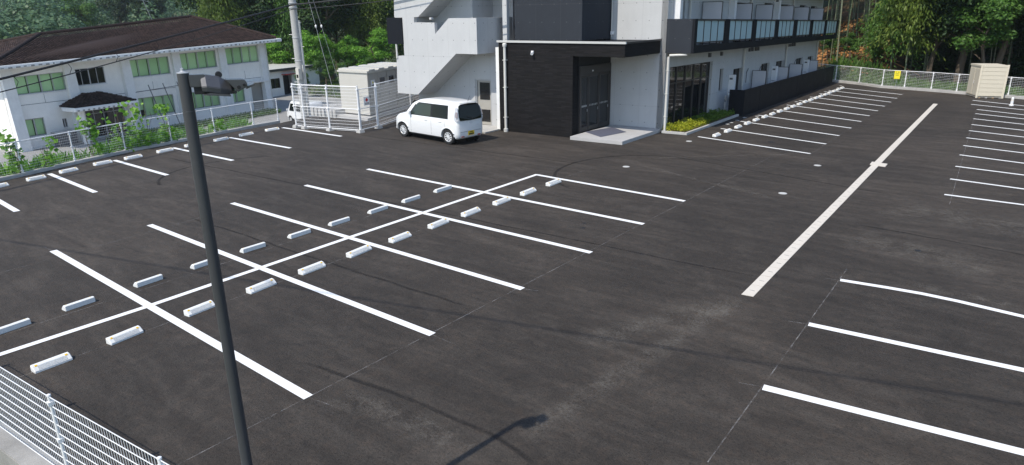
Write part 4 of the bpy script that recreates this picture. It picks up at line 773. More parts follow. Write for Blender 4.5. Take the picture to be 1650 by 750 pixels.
        MB().prism([(.03, s*.655, 1.06), (.07, s*.712, 1.05), (.11, s*.715, 1.10), (.10, s*.685, 1.26), (.06, s*.65, 1.26)], (-.032, s*.016, 0)).obj('brake_lamp', 'lamp_dark', root, local=True)
        for xw in (xr, xf):
            MB().tube([(xw+.343*math.cos(t), s*(W*1.0+.004), wr+.012+.343*math.sin(t)) for t in [math.pi*(.03+.94*q/16) for q in range(17)]], .020, 6).obj('arch_lip', 'car_paint', root, smooth=True, local=True)
        MB().box((-.012, s*.44-.07, .30), (.02, s*.44+.07, .335)).obj('rear_reflector', 'red_lens', root, local=True)
        MB().lathe([(.10, 3.30), (.095, 3.352), (.05, 3.36)], (0, s*.50, .72), ax='x', n=16).obj('headlamp', 'lamp_glass', root, local=True)
    # tailgate glass, wiper, emblem, plate
    MB().prism([(-.002, -.57, .93), (-.006, 0, .91), (-.002, .57, .93), (.016, .60, 1.05), (.062, .575, 1.32), (.098, .53, 1.47), (.120, .40, 1.525), (.122, 0, 1.54), (.120, -.40, 1.525), (.098, -.53, 1.47), (.062, -.575, 1.32), (.016, -.60, 1.05)], (-.030, 0, .006)).obj('tailgate_window', 'car_glass', root, local=True, bevel=.008)
    MB().box((-.012, -.56, .50), (.03, .56, .508)).obj('tailgate_gap', 'grey_plastic', root, local=True)
    MB().tube([(-.035, -.06, .985), (-.030, .18, 1.06)], .012, 6).obj('rear_wiper', 'black', root, local=True); MB().lathe([(.028, -.03), (.02, -.05)], (0, -.06, .985), ax='x', n=10).obj('wiper_pivot', 'black', root, local=True)
    MB().box((-.02, -.07, .80), (.02, .07, .845)).obj('tailgate_handle', 'rim', root, local=True, bevel=.006); MB().lathe([(.032, -.018), (.026, -.026)], (0, 0, .915), ax='x', n=14).obj('emblem', 'rim', root, local=True)
    MB().box((-.018, -.46, .72), (-.004, -.33, .745)).obj('model_badge', 'rim', root, local=True); MB().box((-.018, -.46, .90), (-.004, -.39, .925)).obj('model_badge', 'rim', root, local=True)
    pl = MB().box((-.022, -.165, .345), (-.008, .165, .51)).obj('number_plate', 'yellow_plate', root, local=True, bevel=.004)
    for k, (y0, y1, z0, z1) in enumerate(((-.12, -.06, .36, .43), (-.05, .0, .36, .43), (.01, .06, .36, .43), (.07, .12, .36, .43), (-.09, .09, .455, .485))): MB().box((-.024, y0, z0), (-.0215, y1, z1)).obj('plate_character', 'ink', pl, local=True)
    MB().prism([(2.30, -.60, 1.50), (2.30, .60, 1.50), (2.745, .63, 1.02), (2.745, -.63, 1.02)], (.026, 0, .024)).obj('windscreen', 'car_glass', root, local=True, bevel=.006)
    MB().tube([(.30, -.22, 1.585), (.20, -.22, 1.80)], [.008, .004], 6).obj('antenna', 'black', root, local=True); MB().prism([(.13, -.50, 1.545), (.13, .50, 1.545), (.06, .46, 1.56), (.06, -.46, 1.56)], (0, 0, .022)).obj('roof_spoiler', 'car_paint', root, local=True, bevel=.008); MB().box((.02, -.60, .275), (.06, .60, .30)).obj('bumper_gap', 'grey_plastic', root, local=True)
    MB().box((.3, -.62, .17), (3.1, .62, .23)).obj('underbody', 'black', root, local=True)
    return root
car = make_car(); tag(car, 'small white boxy hatchback with a yellow number plate parked by the outside stair', 'car')
car.location = (-5.97, 16.0, .004); car.rotation_euler = (0, 0, math.pi-.075); car.scale = (1.25, 1.05, 1.09)
def make_van():
    root = empty('parked_van')
    def sec(w, zb, zs, zt, wt): return [(w*.9, zb), (w, zb+.12), (w, zs-.1), (w*.98, zs), (wt, zt-.10), (wt*.93, zt-.02), (wt*.4, zt)]
    D = [(0, sec(.70, .36, .95, 1.75, .62)), (.06, sec(.735, .30, .96, 1.86, .66)), (.3, sec(.74, .28, .96, 1.90, .66)), (2.5, sec(.74, .28, .96, 1.90, .66)), (2.75, sec(.74, .28, .96, 1.78, .64)), (3.05, sec(.74, .28, .95, 1.20, .68)), (3.25, sec(.72, .30, .85, 1.00, .66)), (3.40, sec(.66, .36, .62, .70, .60))]
    body = loft_body(D).obj('body', 'van_white', root, local=True); cut_wells(body, [(x, y0, y1, .32, .28) for x in (.62, 2.75) for y0, y1 in ((.44, .9), (-.9, -.44))], root); smooth_mesh(body, .6)
    for x in (.62, 2.75):
        for y in (.64, -.64): wheel(root, x, y, .27, .15, 6)
    for s in (1, -1):
        for a, b in (((.25, .95)), ((1.02, 1.75)), ((1.85, 2.62))):
            MB().prism([(a, s*.735, 1.02), (b+(.18 if b > 2 else 0), s*.735, 1.02), (b, s*.672, 1.66), (a+.03, s*.672, 1.66)], (0, s*.012, 0)).obj('side_window', 'car_glass', root, local=True)
        MB().box((3.0, s*.70-.05, 1.0), (3.06, s*.70+.16*s+.05*0, 1.18)).obj('door_mirror', 'van_white', root, local=True, bevel=.01); MB().box((3.3, s*.5-.12, .72), (3.375, s*.5+.12, .88)).obj('headlamp', 'lamp_glass', root, local=True)
    MB().prism([(2.76, -.58, 1.74), (2.76, .58, 1.74), (3.045, .62, 1.22), (3.045, -.62, 1.22)], (.03, 0, .02)).obj('windscreen', 'car_glass', root, local=True)
    return root
van = make_van(); tag(van, 'small white van parked on the street behind the white enclosure', 'van'); van.location = (-38.0, 30.75, -3.98); van.rotation_euler = (0, 0, math.radians(177)); van.scale = (1.12, 1.1, 1.02)

# ------------------------------------------------------------------ storage shed and yellow sign at the far fence
c0, c1, c2 = Vector((8.45, 45.15)), Vector((9.13, 43.80)), Vector((10.36, 44.22))
shd = empty('storage_shed', (*c1, 0)); tag(shd, 'beige steel storage shed on blocks in front of the far fence', 'shed')
c3 = c0+(c2-c1); hs = 1.86
MB().prism([(*p, .10) for p in (c1, c2, c3, c0)], (0, 0, hs-.18)).obj('shed_wall', 'shed_tan', shd)
rim_ = [c1+(c1-c3)*.02, c2+(c2-c0)*.02, c3+(c3-c1)*.02, c0+(c0-c2)*.02]; MB().prism([(*p, hs-.08) for p in rim_], (0, 0, .10)).obj('shed_roof', 'shed_tan', shd)
MB().prism([(*p, .04) for p in rim_], (0, 0, .03)).obj('shed_base', 'beige_dark', shd)
nf = Vector(((c2-c1).y, -(c2-c1).x)).normalized()
for k in range(7):                       # horizontal boards on the front face
    z0 = .12+k*.235; P = [c1+nf*.002, c2+nf*.002, c2+nf*.022, c1+nf*.022]; MB().prism([(*p, z0) for p in P], (0, 0, .222)).obj('shed_panel', 'shed_tan', shd, bevel=.006)
nl = Vector(((c1-c0).y, -(c1-c0).x)).normalized()
for a, b in ((.04, .48), (.52, .96)): P = [c0.lerp(c1, a)+nl*.003, c0.lerp(c1, b)+nl*.003, c0.lerp(c1, b)+nl*.022, c0.lerp(c1, a)+nl*.022]; dr = MB().prism([(*p, .14) for p in P], (0, 0, 1.5)).obj('shed_door', 'shed_tan', shd)
q = c0.lerp(c1, .56)+nl*.035; MB().box((q.x-.012, q.y-.03, .78), (q.x+.02, q.y+.03, .95)).obj('shed_handle', 'galv', shd)
for p in (c1, c2): MB().box((p.x-.05, p.y-.05, .0), (p.x+.05, p.y+.05, hs+.05)).obj('corner_post', 'shed_tan', shd, bevel=.006)
for t in (.1, .37, .63, .9): q = c1.lerp(c2, t); MB().box((q.x-.06, q.y-.02, 0), (q.x+.06, q.y+.3, .05)).obj('foot_block', 'wood_pallet' if t in (.1, .63) else 'concrete_kerb', shd)
ys_ = empty('warning_sign', (4.35, 46.42, .15)); tag(ys_, 'yellow sign on a thin post at the far fence', 'sign'); MB().tube([(4.35, 46.45, .1), (4.35, 46.45, .9)], .012, 6).obj('sign_post', 'galv', ys_)
MB().box((4.18, 46.40, .66), (4.53, 46.415, 1.19)).obj('sign_plate', 'yellow_sign', ys_)
for k in range(2): MB().box((4.25, 46.396, .98-k*.09), (4.45, 46.399, 1.0-k*.09)).obj('sign_text', 'ink', ys_)
MB().lathe([(.025, -.003), (.025, 0)], (4.28, 46.397, 1.10), ax='y', n=10).obj('sign_symbol', 'ink', ys_); MB().lathe([(.025, -.003), (.025, 0)], (4.42, 46.397, 1.10), ax='y', n=10).obj('sign_symbol', 'ink', ys_)
bo = empty('bollard', (11.02, 40.9, 0)); tag(bo, 'short white bollard on the far bay line at the right edge', 'bollard'); MB().lathe([(.11, 0), (.11, .05), (.07, .08), (.065, .40), (.04, .46)], (11.02, 40.9, 0), n=14).obj('bollard_post', 'white_metal', bo); MB().lathe([(.0665, .25), (.0665, .32)], (11.02, 40.9, 0), n=14).obj('reflective_band', 'reflector', bo)

# ------------------------------------------------------------------ school-like two-storey building below: s along the front, o outward, h up
SB = Vector((-46.84, 14.52)); SD = Vector((-.2177, .9760)); SN = Vector((.9760, .2177)); SZ = -4.0
def SF(s, o, h):
    p = SB+SD*s+SN*o; k = 1-.0085*min(max(20-s, 0), 26); hh = h if h <= 3.3 else 3.3+(h-3.3)*k; return (p.x, p.y, SZ+hh)
sch = empty('school_building', SF(8, 0, 0)); tag(sch, 'two-storey cream building with brown tiled hip roof and green window blinds', 'building')
def SBX(a, b): return MB(SF).box(a, b)
H1 = 6.75
UP = [(-3.5,.08,4.2,5.85), (.78,3.32,4.42,5.95), (5.4,9.36,4.62,6.28), (10.3,14.46,4.76,6.4), (15.46,19.74,4.84,6.46)]
LO = [(-3.5,-2.08,.92,2.25), (-.78,-.42,1.24,1.95), (5.35,9.2,1.1,2.74), (10.6,14.2,1.1,2.66), (15.3,17.26,1.1,2.8), (17.85,19.8,.1,2.76), (.9,4.4,.05,2.5)]
MB(SF).wall(-4.3, 20.35, 0, H1, UP+LO, .35, lambda a, z, d: (a, -d, z)).obj('front_wall', 'stucco', sch)
MB(SF).wall(-11.0, 0, 0, H1, [(-3.6,-2.4,.1,2.2)], .3, lambda a, z, d: (-4.3+d, a, z)).obj('end_wall', 'stucco', sch); SBX((20.06, -11, 0), (20.35, -.352, H1)).obj('end_wall', 'stucco', sch); SBX((-4.2, -11, 0), (20.2, -10.7, H1)).obj('rear_wall', 'stucco', sch)
SBX((-4.0, -10.6, 0), (20.0, -2.2, H1-.1)).obj('inner_block', 'interior', sch)
SBX((-3.85, -3.59, .1), (-3.8, -2.41, 2.2)).obj('end_door', 'wood_pallet', sch)
for s in (-4.02, .44, 5.1, 9.95, 15.0, 20.02): MB(SF).hexa([(s-.40, .0, 0), (s+.38, .0, 0), (s+.38, .55, 0), (s-.40, .55, 0), (s-.40, .0, H1-.01), (s+.38, .0, H1-.01), (s+.38, .22, H1-.01), (s-.40, .22, H1-.01)]).obj('buttress', 'stucco_trim', sch)
for a, b, c, d in UP+LO[:5]:
    if (a, c) == (-.78, 1.24): n = 2
    else: n = 4 if b-a > 2 else 2
    w = empty_part('window', sch); green = (a, c) not in ((.78, 4.42), (-.78, 1.24))
    SBX((a, -.12, c), (b, -.06, c+.07)).obj('window_sill', 'galv', w); SBX((a, -.12, d-.06), (b, -.06, d)).obj('window_head', 'galv', w)
    SBX((a-.06, .001, c-.07), (b+.06, .06, c-.01)).obj('sill_ledge', 'stucco_trim', w)
    for k in range(n+1): q = a+(b-a)*k/n; r = .045 if k in (0, n//2, n) else .022; SBX((max(q-r, a), -.115, c+.07), (min(q+r, b), -.055, d-.06)).obj('window_frame', 'galv', w)
    for k in range(n):
        q0, q1 = a+(b-a)*k/n, a+(b-a)*(k+1)/n; MB(SF).face([(q0, -.09, c+.07), (q1, -.09, c+.07), (q1, -.09, d-.06), (q0, -.09, d-.06)]).obj('pane', 'clear_glass' if green else 'glass', w)
        if green: 
            low = c+.07 if not (abs(a-5.35) < .01 and k == 0) else c+.6
            SBX((q0+.03, -.26, low), (q1-.03, -.25, d-.06)).obj('roller_blind', 'roller', w)
    SBX((a-.2, -.6, c-.2), (b+.2, -.55, d+.2)).obj('room_dark', 'interior', w)
SBX((17.9, -.3, .1), (19.75, -.25, 2.74)).obj('shutter_door', 'beige_dark', sch); SBX((17.85, -.33, 0), (17.9, .3, 2.9)).obj('door_post', 'stucco_trim', sch); SBX((15.3, .02, 2.86), (20.3, .5, 3.0)).obj('canopy_ledge', 'stucco_trim', sch)
SBX((-4.29, .003, 3.27), (20.3, .012, 3.30)).obj('wall_joint', 'grey_plastic', sch)
for s in (-1.7, 7.4, 12.4, 17.6): SBX((s-.01, .003, 3.301), (s+.01, .011, 4.1)).obj('wall_joint', 'grey_plastic', sch)
# entrance porch
pr = empty_part('porch', sch)
SBX((.5, -.3, 0), (4.6, -.25, 2.5)).obj('entrance_backing', 'interior', pr)
for k in range(5): q = .95+k*.85; SBX((q-.035, -.2, .05), (q+.035, -.12, 2.45)).obj('entrance_frame', 'galv', pr)
for z in (.06, 1.95, 2.42): SBX((.9, -.19, z), (4.4, -.125, z+.06)).obj('entrance_rail', 'galv', pr)
for k in range(4): MB(SF).face([(.95+k*.85, -.16, .1), (1.8+k*.85, -.16, .1), (1.8+k*.85, -.16, 2.4), (.95+k*.85, -.16, 2.4)]).obj('entrance_glass', 'glass', pr)
SBX((-1.0, 0.56, 2.56), (4.2, 2.3, 2.86)).obj('porch_fascia', 'stucco_trim', pr, bevel=.04)
for k in range(13): q = -.85+k*.40; SBX((q, 2.301, 2.585), (q+.16, 2.325, 2.70)).obj('fascia_stain', 'concrete_dirty', pr)
MB(SF).hexa([(-.9, .2, 2.861), (4.1, .2, 2.861), (4.1, 2.2, 2.861), (-.9, 2.2, 2.861), (1.1, .2, 3.75), (2.1, .2, 3.75), (2.1, .6, 3.75), (1.1, .6, 3.75)]).obj('porch_roof', 'roof_tile', pr)
for s in (-.4, 3.7): SBX((s, 1.5, 0), (s+.3, 1.8, 2.56)).obj('porch_column', 'stucco', pr)
# eaves
ea = SBX((-5.8, -12.4, H1), (21.3, 1.55, H1+.07)).obj('eave_soffit', 'stucco_trim', sch)
EV = [((-5.9, 1.5, H1-.02), (21.4, 1.72, H1+.30)), ((-5.9, -12.5, H1-.02), (-5.7, 1.499, H1+.30)), ((21.2, -12.5, H1-.02), (21.4, 1.499, H1+.30))]
for a, b in EV: SBX(a, b).obj('gutter_fascia', 'stucco_trim', sch, bevel=.05)
rs = random.Random(3)
for k in range(52):
    q = -5.6+k*.51; SBX((q, 1.721, H1+rs.uniform(.0, .05)), (q+rs.uniform(.10, .30), 1.735, H1+rs.uniform(.09, .16))).obj('fascia_stain', 'concrete_dirty', sch)
# hip roof in courses of tiles: every course a stepped strip of round-topped tiles
RID = [(1.9, -5.2, 8.95), (16.6, -5.2, 9.40)]
def tile_plane(name, e0, e1, r0, r1, rows, cols):
    """eave e0->e1, ridge r0->r1; one mesh of overlapping tiles (too many to pick apart)"""
    V = []; Fq = []; e0, e1, r0, r1 = map(Vector, (e0, e1, r0, r1)); nrm = (e1-e0).cross(r0-e0).normalized(); nrm = nrm if nrm.z > 0 else -nrm
    for i in range(rows):
        ta, tb = i/rows, (i+1.12)/rows; A, Bq = e0.lerp(r0, ta), e1.lerp(r1, ta); A2, B2 = e0.lerp(r0, min(tb, 1)), e1.lerp(r1, min(tb, 1)); n = max(2, int(cols*(Bq-A).length/(e1-e0).length))
        for j in range(n):
            u0, u1, um = j/n, (j+.96)/n, (j+.48)/n
            P = [A.lerp(Bq, u0)+nrm*.035, A.lerp(Bq, um)+nrm*.11, A.lerp(Bq, u1)+nrm*.035, A2.lerp(B2, u0)+nrm*.01, A2.lerp(B2, um)+nrm*.05, A2.lerp(B2, u1)+nrm*.01, A.lerp(Bq, u0)-nrm*.01, A.lerp(Bq, u1)-nrm*.01]
            k = len(V); V += [SF(*p) for p in P]; Fq += [[k, k+1, k+4, k+3], [k+1, k+2, k+5, k+4], [k+6, k+7, k+2, k]]
    V = np.array(V)-np.array(ORG[sch.name]); o = bpy.data.objects.new(name, mesh_np(name, V, np.array(Fq), 'roof_tile')); C.objects.link(o); o.parent = sch; o['kind'] = 'stuff'; return o
e = H1+.30; X0, X1, Y0, Y1 = -5.75, 21.0, 1.35, -12.0
tile_plane('roof_tiles', (X0, Y0, e), (X1, Y0, e), RID[0], RID[1], 30, 104); tile_plane('roof_tiles', (X0, Y1, e), (X0, Y0, e), RID[0], RID[0], 30, 52); tile_plane('roof_tiles', (X1, Y0, e), (X1, Y1, e), RID[1], RID[1], 30, 52)
RD = [(x_, y_, z_-.28) for x_, y_, z_ in RID]
MB(SF).face([(X0, Y0, e-.03), (X1, Y0, e-.03), RD[1]]).face([(X0, Y0, e-.03), RD[1], RD[0]]).face([(X0, Y1, e-.03), (X0, Y0, e-.03), RD[0]]).face([(X1, Y0, e-.03), (X1, Y1, e-.03), RD[1]]).face([(X0, Y1, e), (X1, Y1, e), RD[1]]).face([(X0, Y1, e), RD[1], RD[0]]).obj('roof_deck', 'roof_tile', sch)
for a, b in ((RID[0], RID[1]), ((X0, Y0, e), RID[0]), ((X1, Y0, e), RID[1]), ((X0, Y1, e), RID[0])):
    pts = [Vector(a).lerp(Vector(b), t/10)+Vector((0, 0, .08)) for t in range(11)]; MB(SF).tube(pts, .15, 8).obj('ridge_cap', 'roof_tile', sch, smooth=True)
for a_, b_, c_, d_ in (((-.9,2.2,2.88),(4.1,2.2,2.88),(1.1,.6,3.78),(2.1,.6,3.78)), ((-.9,.2,2.88),(-.9,2.2,2.88),(1.1,.2,3.78),(1.1,.6,3.78)), ((4.1,2.2,2.88),(4.1,.2,2.88),(2.1,.6,3.78),(2.1,.2,3.78))): tile_plane('porch_tiles', a_, b_, c_, d_, 8, 16)
MB(SF).tube([(20.25, .50, H1-.1), (20.25, .62, 0)], .05, 8).obj('downpipe', 'pipe', sch)
# rack of poles against the wall, aerial on the roof, air conditioner
rk = empty('pole_rack', SF(7.5, .8, 0)); tag(rk, 'rack of slim dark poles standing against the cream school wall', 'rack')
for s in (6.5, 7.9, 9.3): MB(SF).tube([(s+.35, 1.6, 0), (s-.1, .75, 3.9)], .035, 6).obj('rack_pole', 'grey_plastic', rk)
MB(SF).tube([(5.1, .85, 3.35), (9.8, .85, 3.55)], .03, 6).obj('rack_bar', 'grey_plastic', rk)
aer = empty('roof_aerial', SF(13.8, -5.2, 9.3)); tag(aer, 'thin metal television aerial above the brown tiled ridge', 'aerial')
MB(SF).tube([(12.3, -5.2, 9.3), (11.0, -5.2, 13.5)], .03, 6).obj('mast', 'steel_wire', aer)
for k in range(4): MB(SF).tube([(11.9-k*.3-.7, -5.2, 10.6+k*.9), (11.9-k*.3+.4, -4.9, 10.3+k*.9)], .018, 5).obj('aerial_rod', 'steel_wire', aer)
ac = empty('condenser_unit', SF(-1.3, .8, 0)); tag(ac, 'dark green condenser housing with pale lid by the school window', 'air conditioner'); SBX((-2.0, .5, .1), (-.6, 1.2, 1.05)).obj('unit_case', 'grey_plastic', ac); SBX((-2.1, .45, 1.05), (-.5, 1.3, 1.15)).obj('unit_lid', 'galv', ac)
# small annex beside the school
XB = Vector((-60.04, 39.48)); XD = Vector((-.263, .965)); XN = Vector((.965, .263))
def XF(s, o, h): p = XB+XD*s+XN*o; return (p.x, p.y, SZ+h)
ann = empty('site_office', XF(5, 0, 0)); tag(ann, 'low pale flat-roofed annex with dark doorway behind the utility pole', 'building')
MB(XF).wall(-3, 9.7, -.2, 2.95, [(.8,2.4,.95,2.1), (3.0,4.6,.0,2.35), (7.0,7.3,1.05,2.0)], .2, lambda a, z, d: (a, -d, z)).obj('front_wall', 'stucco', ann)
MB(XF).box((-3, -6, -.2), (9.7, -.75, 2.94)).obj('rear_block', 'stucco', ann); MB(XF).box((9.5, -.749, -.2), (9.7, -.201, 2.94)).obj('end_wall', 'stucco', ann)
MB(XF).box((-3.3, -6.4, 2.951), (10.1, .45, 3.22)).obj('flat_roof', 'flash', ann); MB(XF).box((-3.3, .452, 2.93), (10.1, .50, 3.20)).obj('roof_fascia', 'dark_metal', ann)
MB(XF).box((.8, -.15, .95), (2.4, -.10, 2.1)).obj('window', 'glass', ann); MB(XF).box((3.0, -.6, 0), (4.6, -.55, 2.35)).obj('doorway', 'black', ann); MB(XF).box((2.8, .0, 2.42), (4.9, .8, 2.5)).obj('door_canopy', 'red_lens', ann); MB(XF).box((7.0, -.15, 1.05), (7.3, -.1, 2.0)).obj('window', 'glass', ann)
for a, b in (((.8, -.1, .95), (.86, .02, 2.1)), ((2.34, -.1, .95), (2.4, .02, 2.1)), ((1.57, -.1, .95), (1.63, .0, 2.1))): MB(XF).box(a, b).obj('window_frame', 'bronze', ann)

# ------------------------------------------------------------------ vegetation
def leaf_cloud(P, N, size, aspect=.5, jit=.6):
    n = len(P); N = N+rng.normal(0, jit, (n, 3)); N /= np.linalg.norm(N, axis=1, keepdims=True)+1e-9
    T = rng.normal(0, 1, (n, 3)); T -= N*(T*N).sum(1, keepdims=True); T /= np.linalg.norm(T, axis=1, keepdims=True)+1e-9; W = np.cross(N, T)
    s = size*rng.uniform(.6, 1.35, (n, 1)); V = np.stack([P-T*s*.5, P+W*s*aspect*.5+N*s*.06, P+T*s*.5, P-W*s*aspect*.5+N*s*.06], 1).reshape(-1, 3)
    return V, np.arange(4*n).reshape(n, 4)
def drooping(P, D, size, aspect=.28):
    """long leaves hanging along direction D"""
    n = len(P); D = D/np.linalg.norm(D, axis=1, keepdims=True); T = np.cross(D, rng.normal(0, 1, (n, 3))); T /= np.linalg.norm(T, axis=1, keepdims=True)+1e-9
    s = size*rng.uniform(.6, 1.4, (n, 1)); V = np.stack([P, P+D*s*.45+T*s*aspect*.5, P+D*s, P+D*s*.45-T*s*aspect*.5], 1).reshape(-1, 3); return V, np.arange(4*n).reshape(n, 4)
def broad_crown(R, H, z0, lobes, leaves, size, flat=.75):
    """leaves on the shells of many lobes spread through an ellipsoid that sits on z0"""
    c = []; 
    while len(c) < lobes:
        q = rng.uniform(-1, 1, 3)
        if .25 < np.linalg.norm(q) < 1: c.append(q*np.array([R*.78, R*.78, H*.42])+np.array([0, 0, z0+H*.5]))
    c = np.array(c); r = rng.uniform(.20, .36, lobes)*R; k = rng.choice(lobes, leaves, p=(r**2)/(r**2).sum())
    d = rng.normal(0, 1, (leaves, 3)); d /= np.linalg.norm(d, axis=1, keepdims=True); d[:, 2] = np.where(rng.random(leaves) < .6, np.abs(d[:, 2]), d[:, 2])
    rad = r[k][:, None]*(1-rng.random((leaves, 1))**2.2*.55)*np.array([1, 1, flat])*(1+.18*rng.normal(0, 1, (leaves, 1)))
    return leaf_cloud(c[k]+d*rad, d*.9+np.array([0, 0, .55]), size)
def plume_crown(R, H, z0, arcs, per, size):
    """bamboo-like crown: arching sprays with hanging leaves"""
    P = []; D = []
    for _ in range(arcs):
        a = rng.uniform(0, 2*math.pi); h0 = z0+H*rng.random()**.8; L = R*rng.uniform(.5, 1.1)*(1.15-.55*(h0-z0)/H); up = rng.uniform(.2, .9)
        t = rng.random(per)**.7; x = L*t; z = h0+up*L*t-1.05*L*t**2.2; sp = .16*R*(.3+t)
        P.append(np.stack([math.cos(a)*x, math.sin(a)*x, z], 1)+rng.normal(0, 1, (per, 3))*sp[:, None]*np.array([.6, .6, .45])); D.append(np.stack([np.full(per, math.cos(a)*.5), np.full(per, math.sin(a)*.5), np.full(per, -1.0)], 1)+rng.normal(0, .45, (per, 3)))
    return drooping(np.concatenate(P), np.concatenate(D), size)
def trunk_mesh(h, r, limbs, crown_r, mat='bark', name='trunk'):
    m = MB(); pts = [(rng.normal(0, .03)*h*t, rng.normal(0, .03)*h*t, h*t) for t in np.linspace(0, 1, 7)]; m.tube(pts, [r*(1.15-.8*t) for t in np.linspace(0, 1, 7)], 8)
    for k in range(limbs):
        t = rng.uniform(.35, .9); a = rng.uniform(0, 6.28); b = Vector(pts[int(t*6)]); L = crown_r*rng.uniform(.5, .95); m.tube([b, b+Vector((math.cos(a)*L*.5, math.sin(a)*L*.5, L*.35)), b+Vector((math.cos(a)*L, math.sin(a)*L, L*.55))], [r*.42, r*.28, r*.1], 5)
    o = m.obj(name, mat, None, smooth=True); me = o.data; bpy.data.objects.remove(o); return me
def proto(kind):
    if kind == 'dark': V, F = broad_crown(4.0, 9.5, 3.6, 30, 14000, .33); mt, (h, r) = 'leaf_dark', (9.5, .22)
    if kind == 'mid': V, F = broad_crown(3.7, 8.5, 3.0, 28, 13000, .33); mt, (h, r) = 'leaf_mid', (8.5, .2)
    if kind == 'bright': V, F = broad_crown(3.0, 6.2, 1.0, 22, 9000, .28); mt, (h, r) = 'leaf_bright', (5.5, .15)
    if kind == 'plume': V, F = plume_crown(2.9, 10.5, 3.2, 190, 95, .34); mt, (h, r) = 'leaf_bamboo', (12.5, .07)
    if kind == 'plume2': V, F = plume_crown(3.2, 9.0, 2.0, 180, 95, .32); mt, (h, r) = 'leaf_mid', (10.5, .07)
    return mesh_np('crown', V, F, mt), trunk_mesh(h, r, 6 if 'plume' not in kind else 0, 3.2, 'bark' if 'plume' not in kind else 'culm')
PROTO = {k: [proto(k) for _ in range(2)] for k in ('dark', 'mid', 'bright', 'plume', 'plume2')}
def polar(az, d): a = math.radians(az); return 13.1+math.sin(a)*d, -4.74+math.cos(a)*d     # bearings from the lot's south-east corner
def tree(kind, x, y, s, label, group, name=None, z=None, cat='tree'):
    z = float(terrain_h(x, y)) if z is None else z
    o = empty(name or ('bamboo_tree' if 'plume' in kind else 'broadleaf_tree'), (x, y, z), random.uniform(0, 6.28)); cm, tm = random.choice(PROTO[kind]); o.scale = (s*random.uniform(.9, 1.12), s*random.uniform(.9, 1.12), s*random.uniform(.92, 1.1))
    for nm, me in (('crown', cm), ('trunk', tm)): c = bpy.data.objects.new(nm, me); C.objects.link(c); c.parent = o
    tag(o, label, cat, group); return o
# --- grove behind the annex and the cabinet (middle left)
LABS = {'dark': 'dark green broadleaf tree in the wood behind the annex, %s from the left', 'mid': 'mid green leafy tree in the wood behind the annex, %s from the left', 'plume': 'yellow-green drooping bamboo in the wood behind the annex, %s from the left', 'plume2': 'fresh green feathery bamboo in the wood behind the annex, %s from the left', 'bright': 'bright light green young tree at the wood edge, %s from the left'}
midl = []
def mid(kind, az, d, s, z=None): midl.append((az, kind, d, s))
for k, az in enumerate(np.linspace(-61.5, -45, 13)): mid(['plume', 'dark', 'plume', 'plume', 'plume2'][k % 5], az+random.uniform(-.5, .5), 100+random.uniform(-4, 5), random.uniform(1.0, 1.25))
for k, az in enumerate(np.linspace(-62, -44, 13)): mid(['dark', 'plume', 'dark', 'mid'][k % 4], az+random.uniform(-.5, .5), 114+random.uniform(-4, 5), random.uniform(1.35, 1.65))
for az, d, s in ((-54.9, 93, .95), (-50.2, 92, 1.0), (-60.4, 95, .85), (-52.4, 96, .8), (-57.5, 97, .9)): mid('bright', az, d, s)
cnt = {}
for az, kind, d, s_ in sorted(midl):
    k = cnt.get(kind, 0); cnt[kind] = k+1
    tree(kind, *polar(az, d), s_, LABS[kind] % ORD[k], {'bright': 'bright trees at the wood edge'}.get(kind, 'trees behind the annex'))
for k, (az, d, s) in enumerate(((-56.0, 84, .3), (-54.2, 84, .35), (-52.8, 82, .30), (-50.8, 80, .34), (-49.4, 78, .30))): tree('mid', *polar(az, d), s, 'small bush at the wood edge behind the switchgear cabinet, %s from the left' % ORD[k], 'bushes at the wood edge', 'bush', cat='bush')
# --- wooded hill behind the school: trees one can pick out, and the far mass
hl = {}
for az, d, s, kd in sorted(((-71.6, 180, 1.15, 'bright'), (-70.4, 190, 1.2, 'bright2'), (-68.0, 205, 1.3, 'dark'), (-66.2, 200, 1.2, 'dark'))):
    k = hl.get(kd, 0); hl[kd] = k+1
    tree('mid' if kd == 'bright2' else kd, *polar(az, d), s, {'bright': 'rounded bright green tree rising behind the left of the tiled roof', 'bright2': 'mid green tree just right of the bright rounded tree behind the roof', 'dark': 'dark green tree behind the brown tiled roof, %s from the left' % ORD[k]}[kd], 'trees behind the school roof')
VV, FF, nv = [], [], 0
for k in range(540):
    az = rng.uniform(-82, -50); d = 190+600*rng.random()**.85
    if k < 70: az = rng.uniform(-83, -71); d = rng.uniform(128, 200)
    x, y = polar(az, d); z = float(terrain_h(x, y)); R = rng.uniform(2.4, 4.2)*(.55+d/300); n = 620
    dd = rng.normal(0, 1, (n, 3)); dd /= np.linalg.norm(dd, axis=1, keepdims=True); dd[:, 2] = np.abs(dd[:, 2])*1.0-.2
    lob = 1+.28*np.sin(dd[:, :1]*5+k)*np.cos(dd[:, 1:2]*6-k)+.10*rng.normal(0, 1, (n, 1)); P = dd*lob*R*np.array([1, 1, 1.15])+np.array([x, y, z+R*1.2]); V, F = leaf_cloud(P, dd+np.array([0, 0, .4]), .17*R, .75, .45); VV.append(V); FF.append(F+nv); nv += len(V)
o = bpy.data.objects.new('hillside_forest', mesh_np('hillside_forest', np.concatenate(VV), np.concatenate(FF), 'leaf_far')); C.objects.link(o); tag(o, 'distant hazy wooded hillside behind the school', 'forest', kind='stuff')
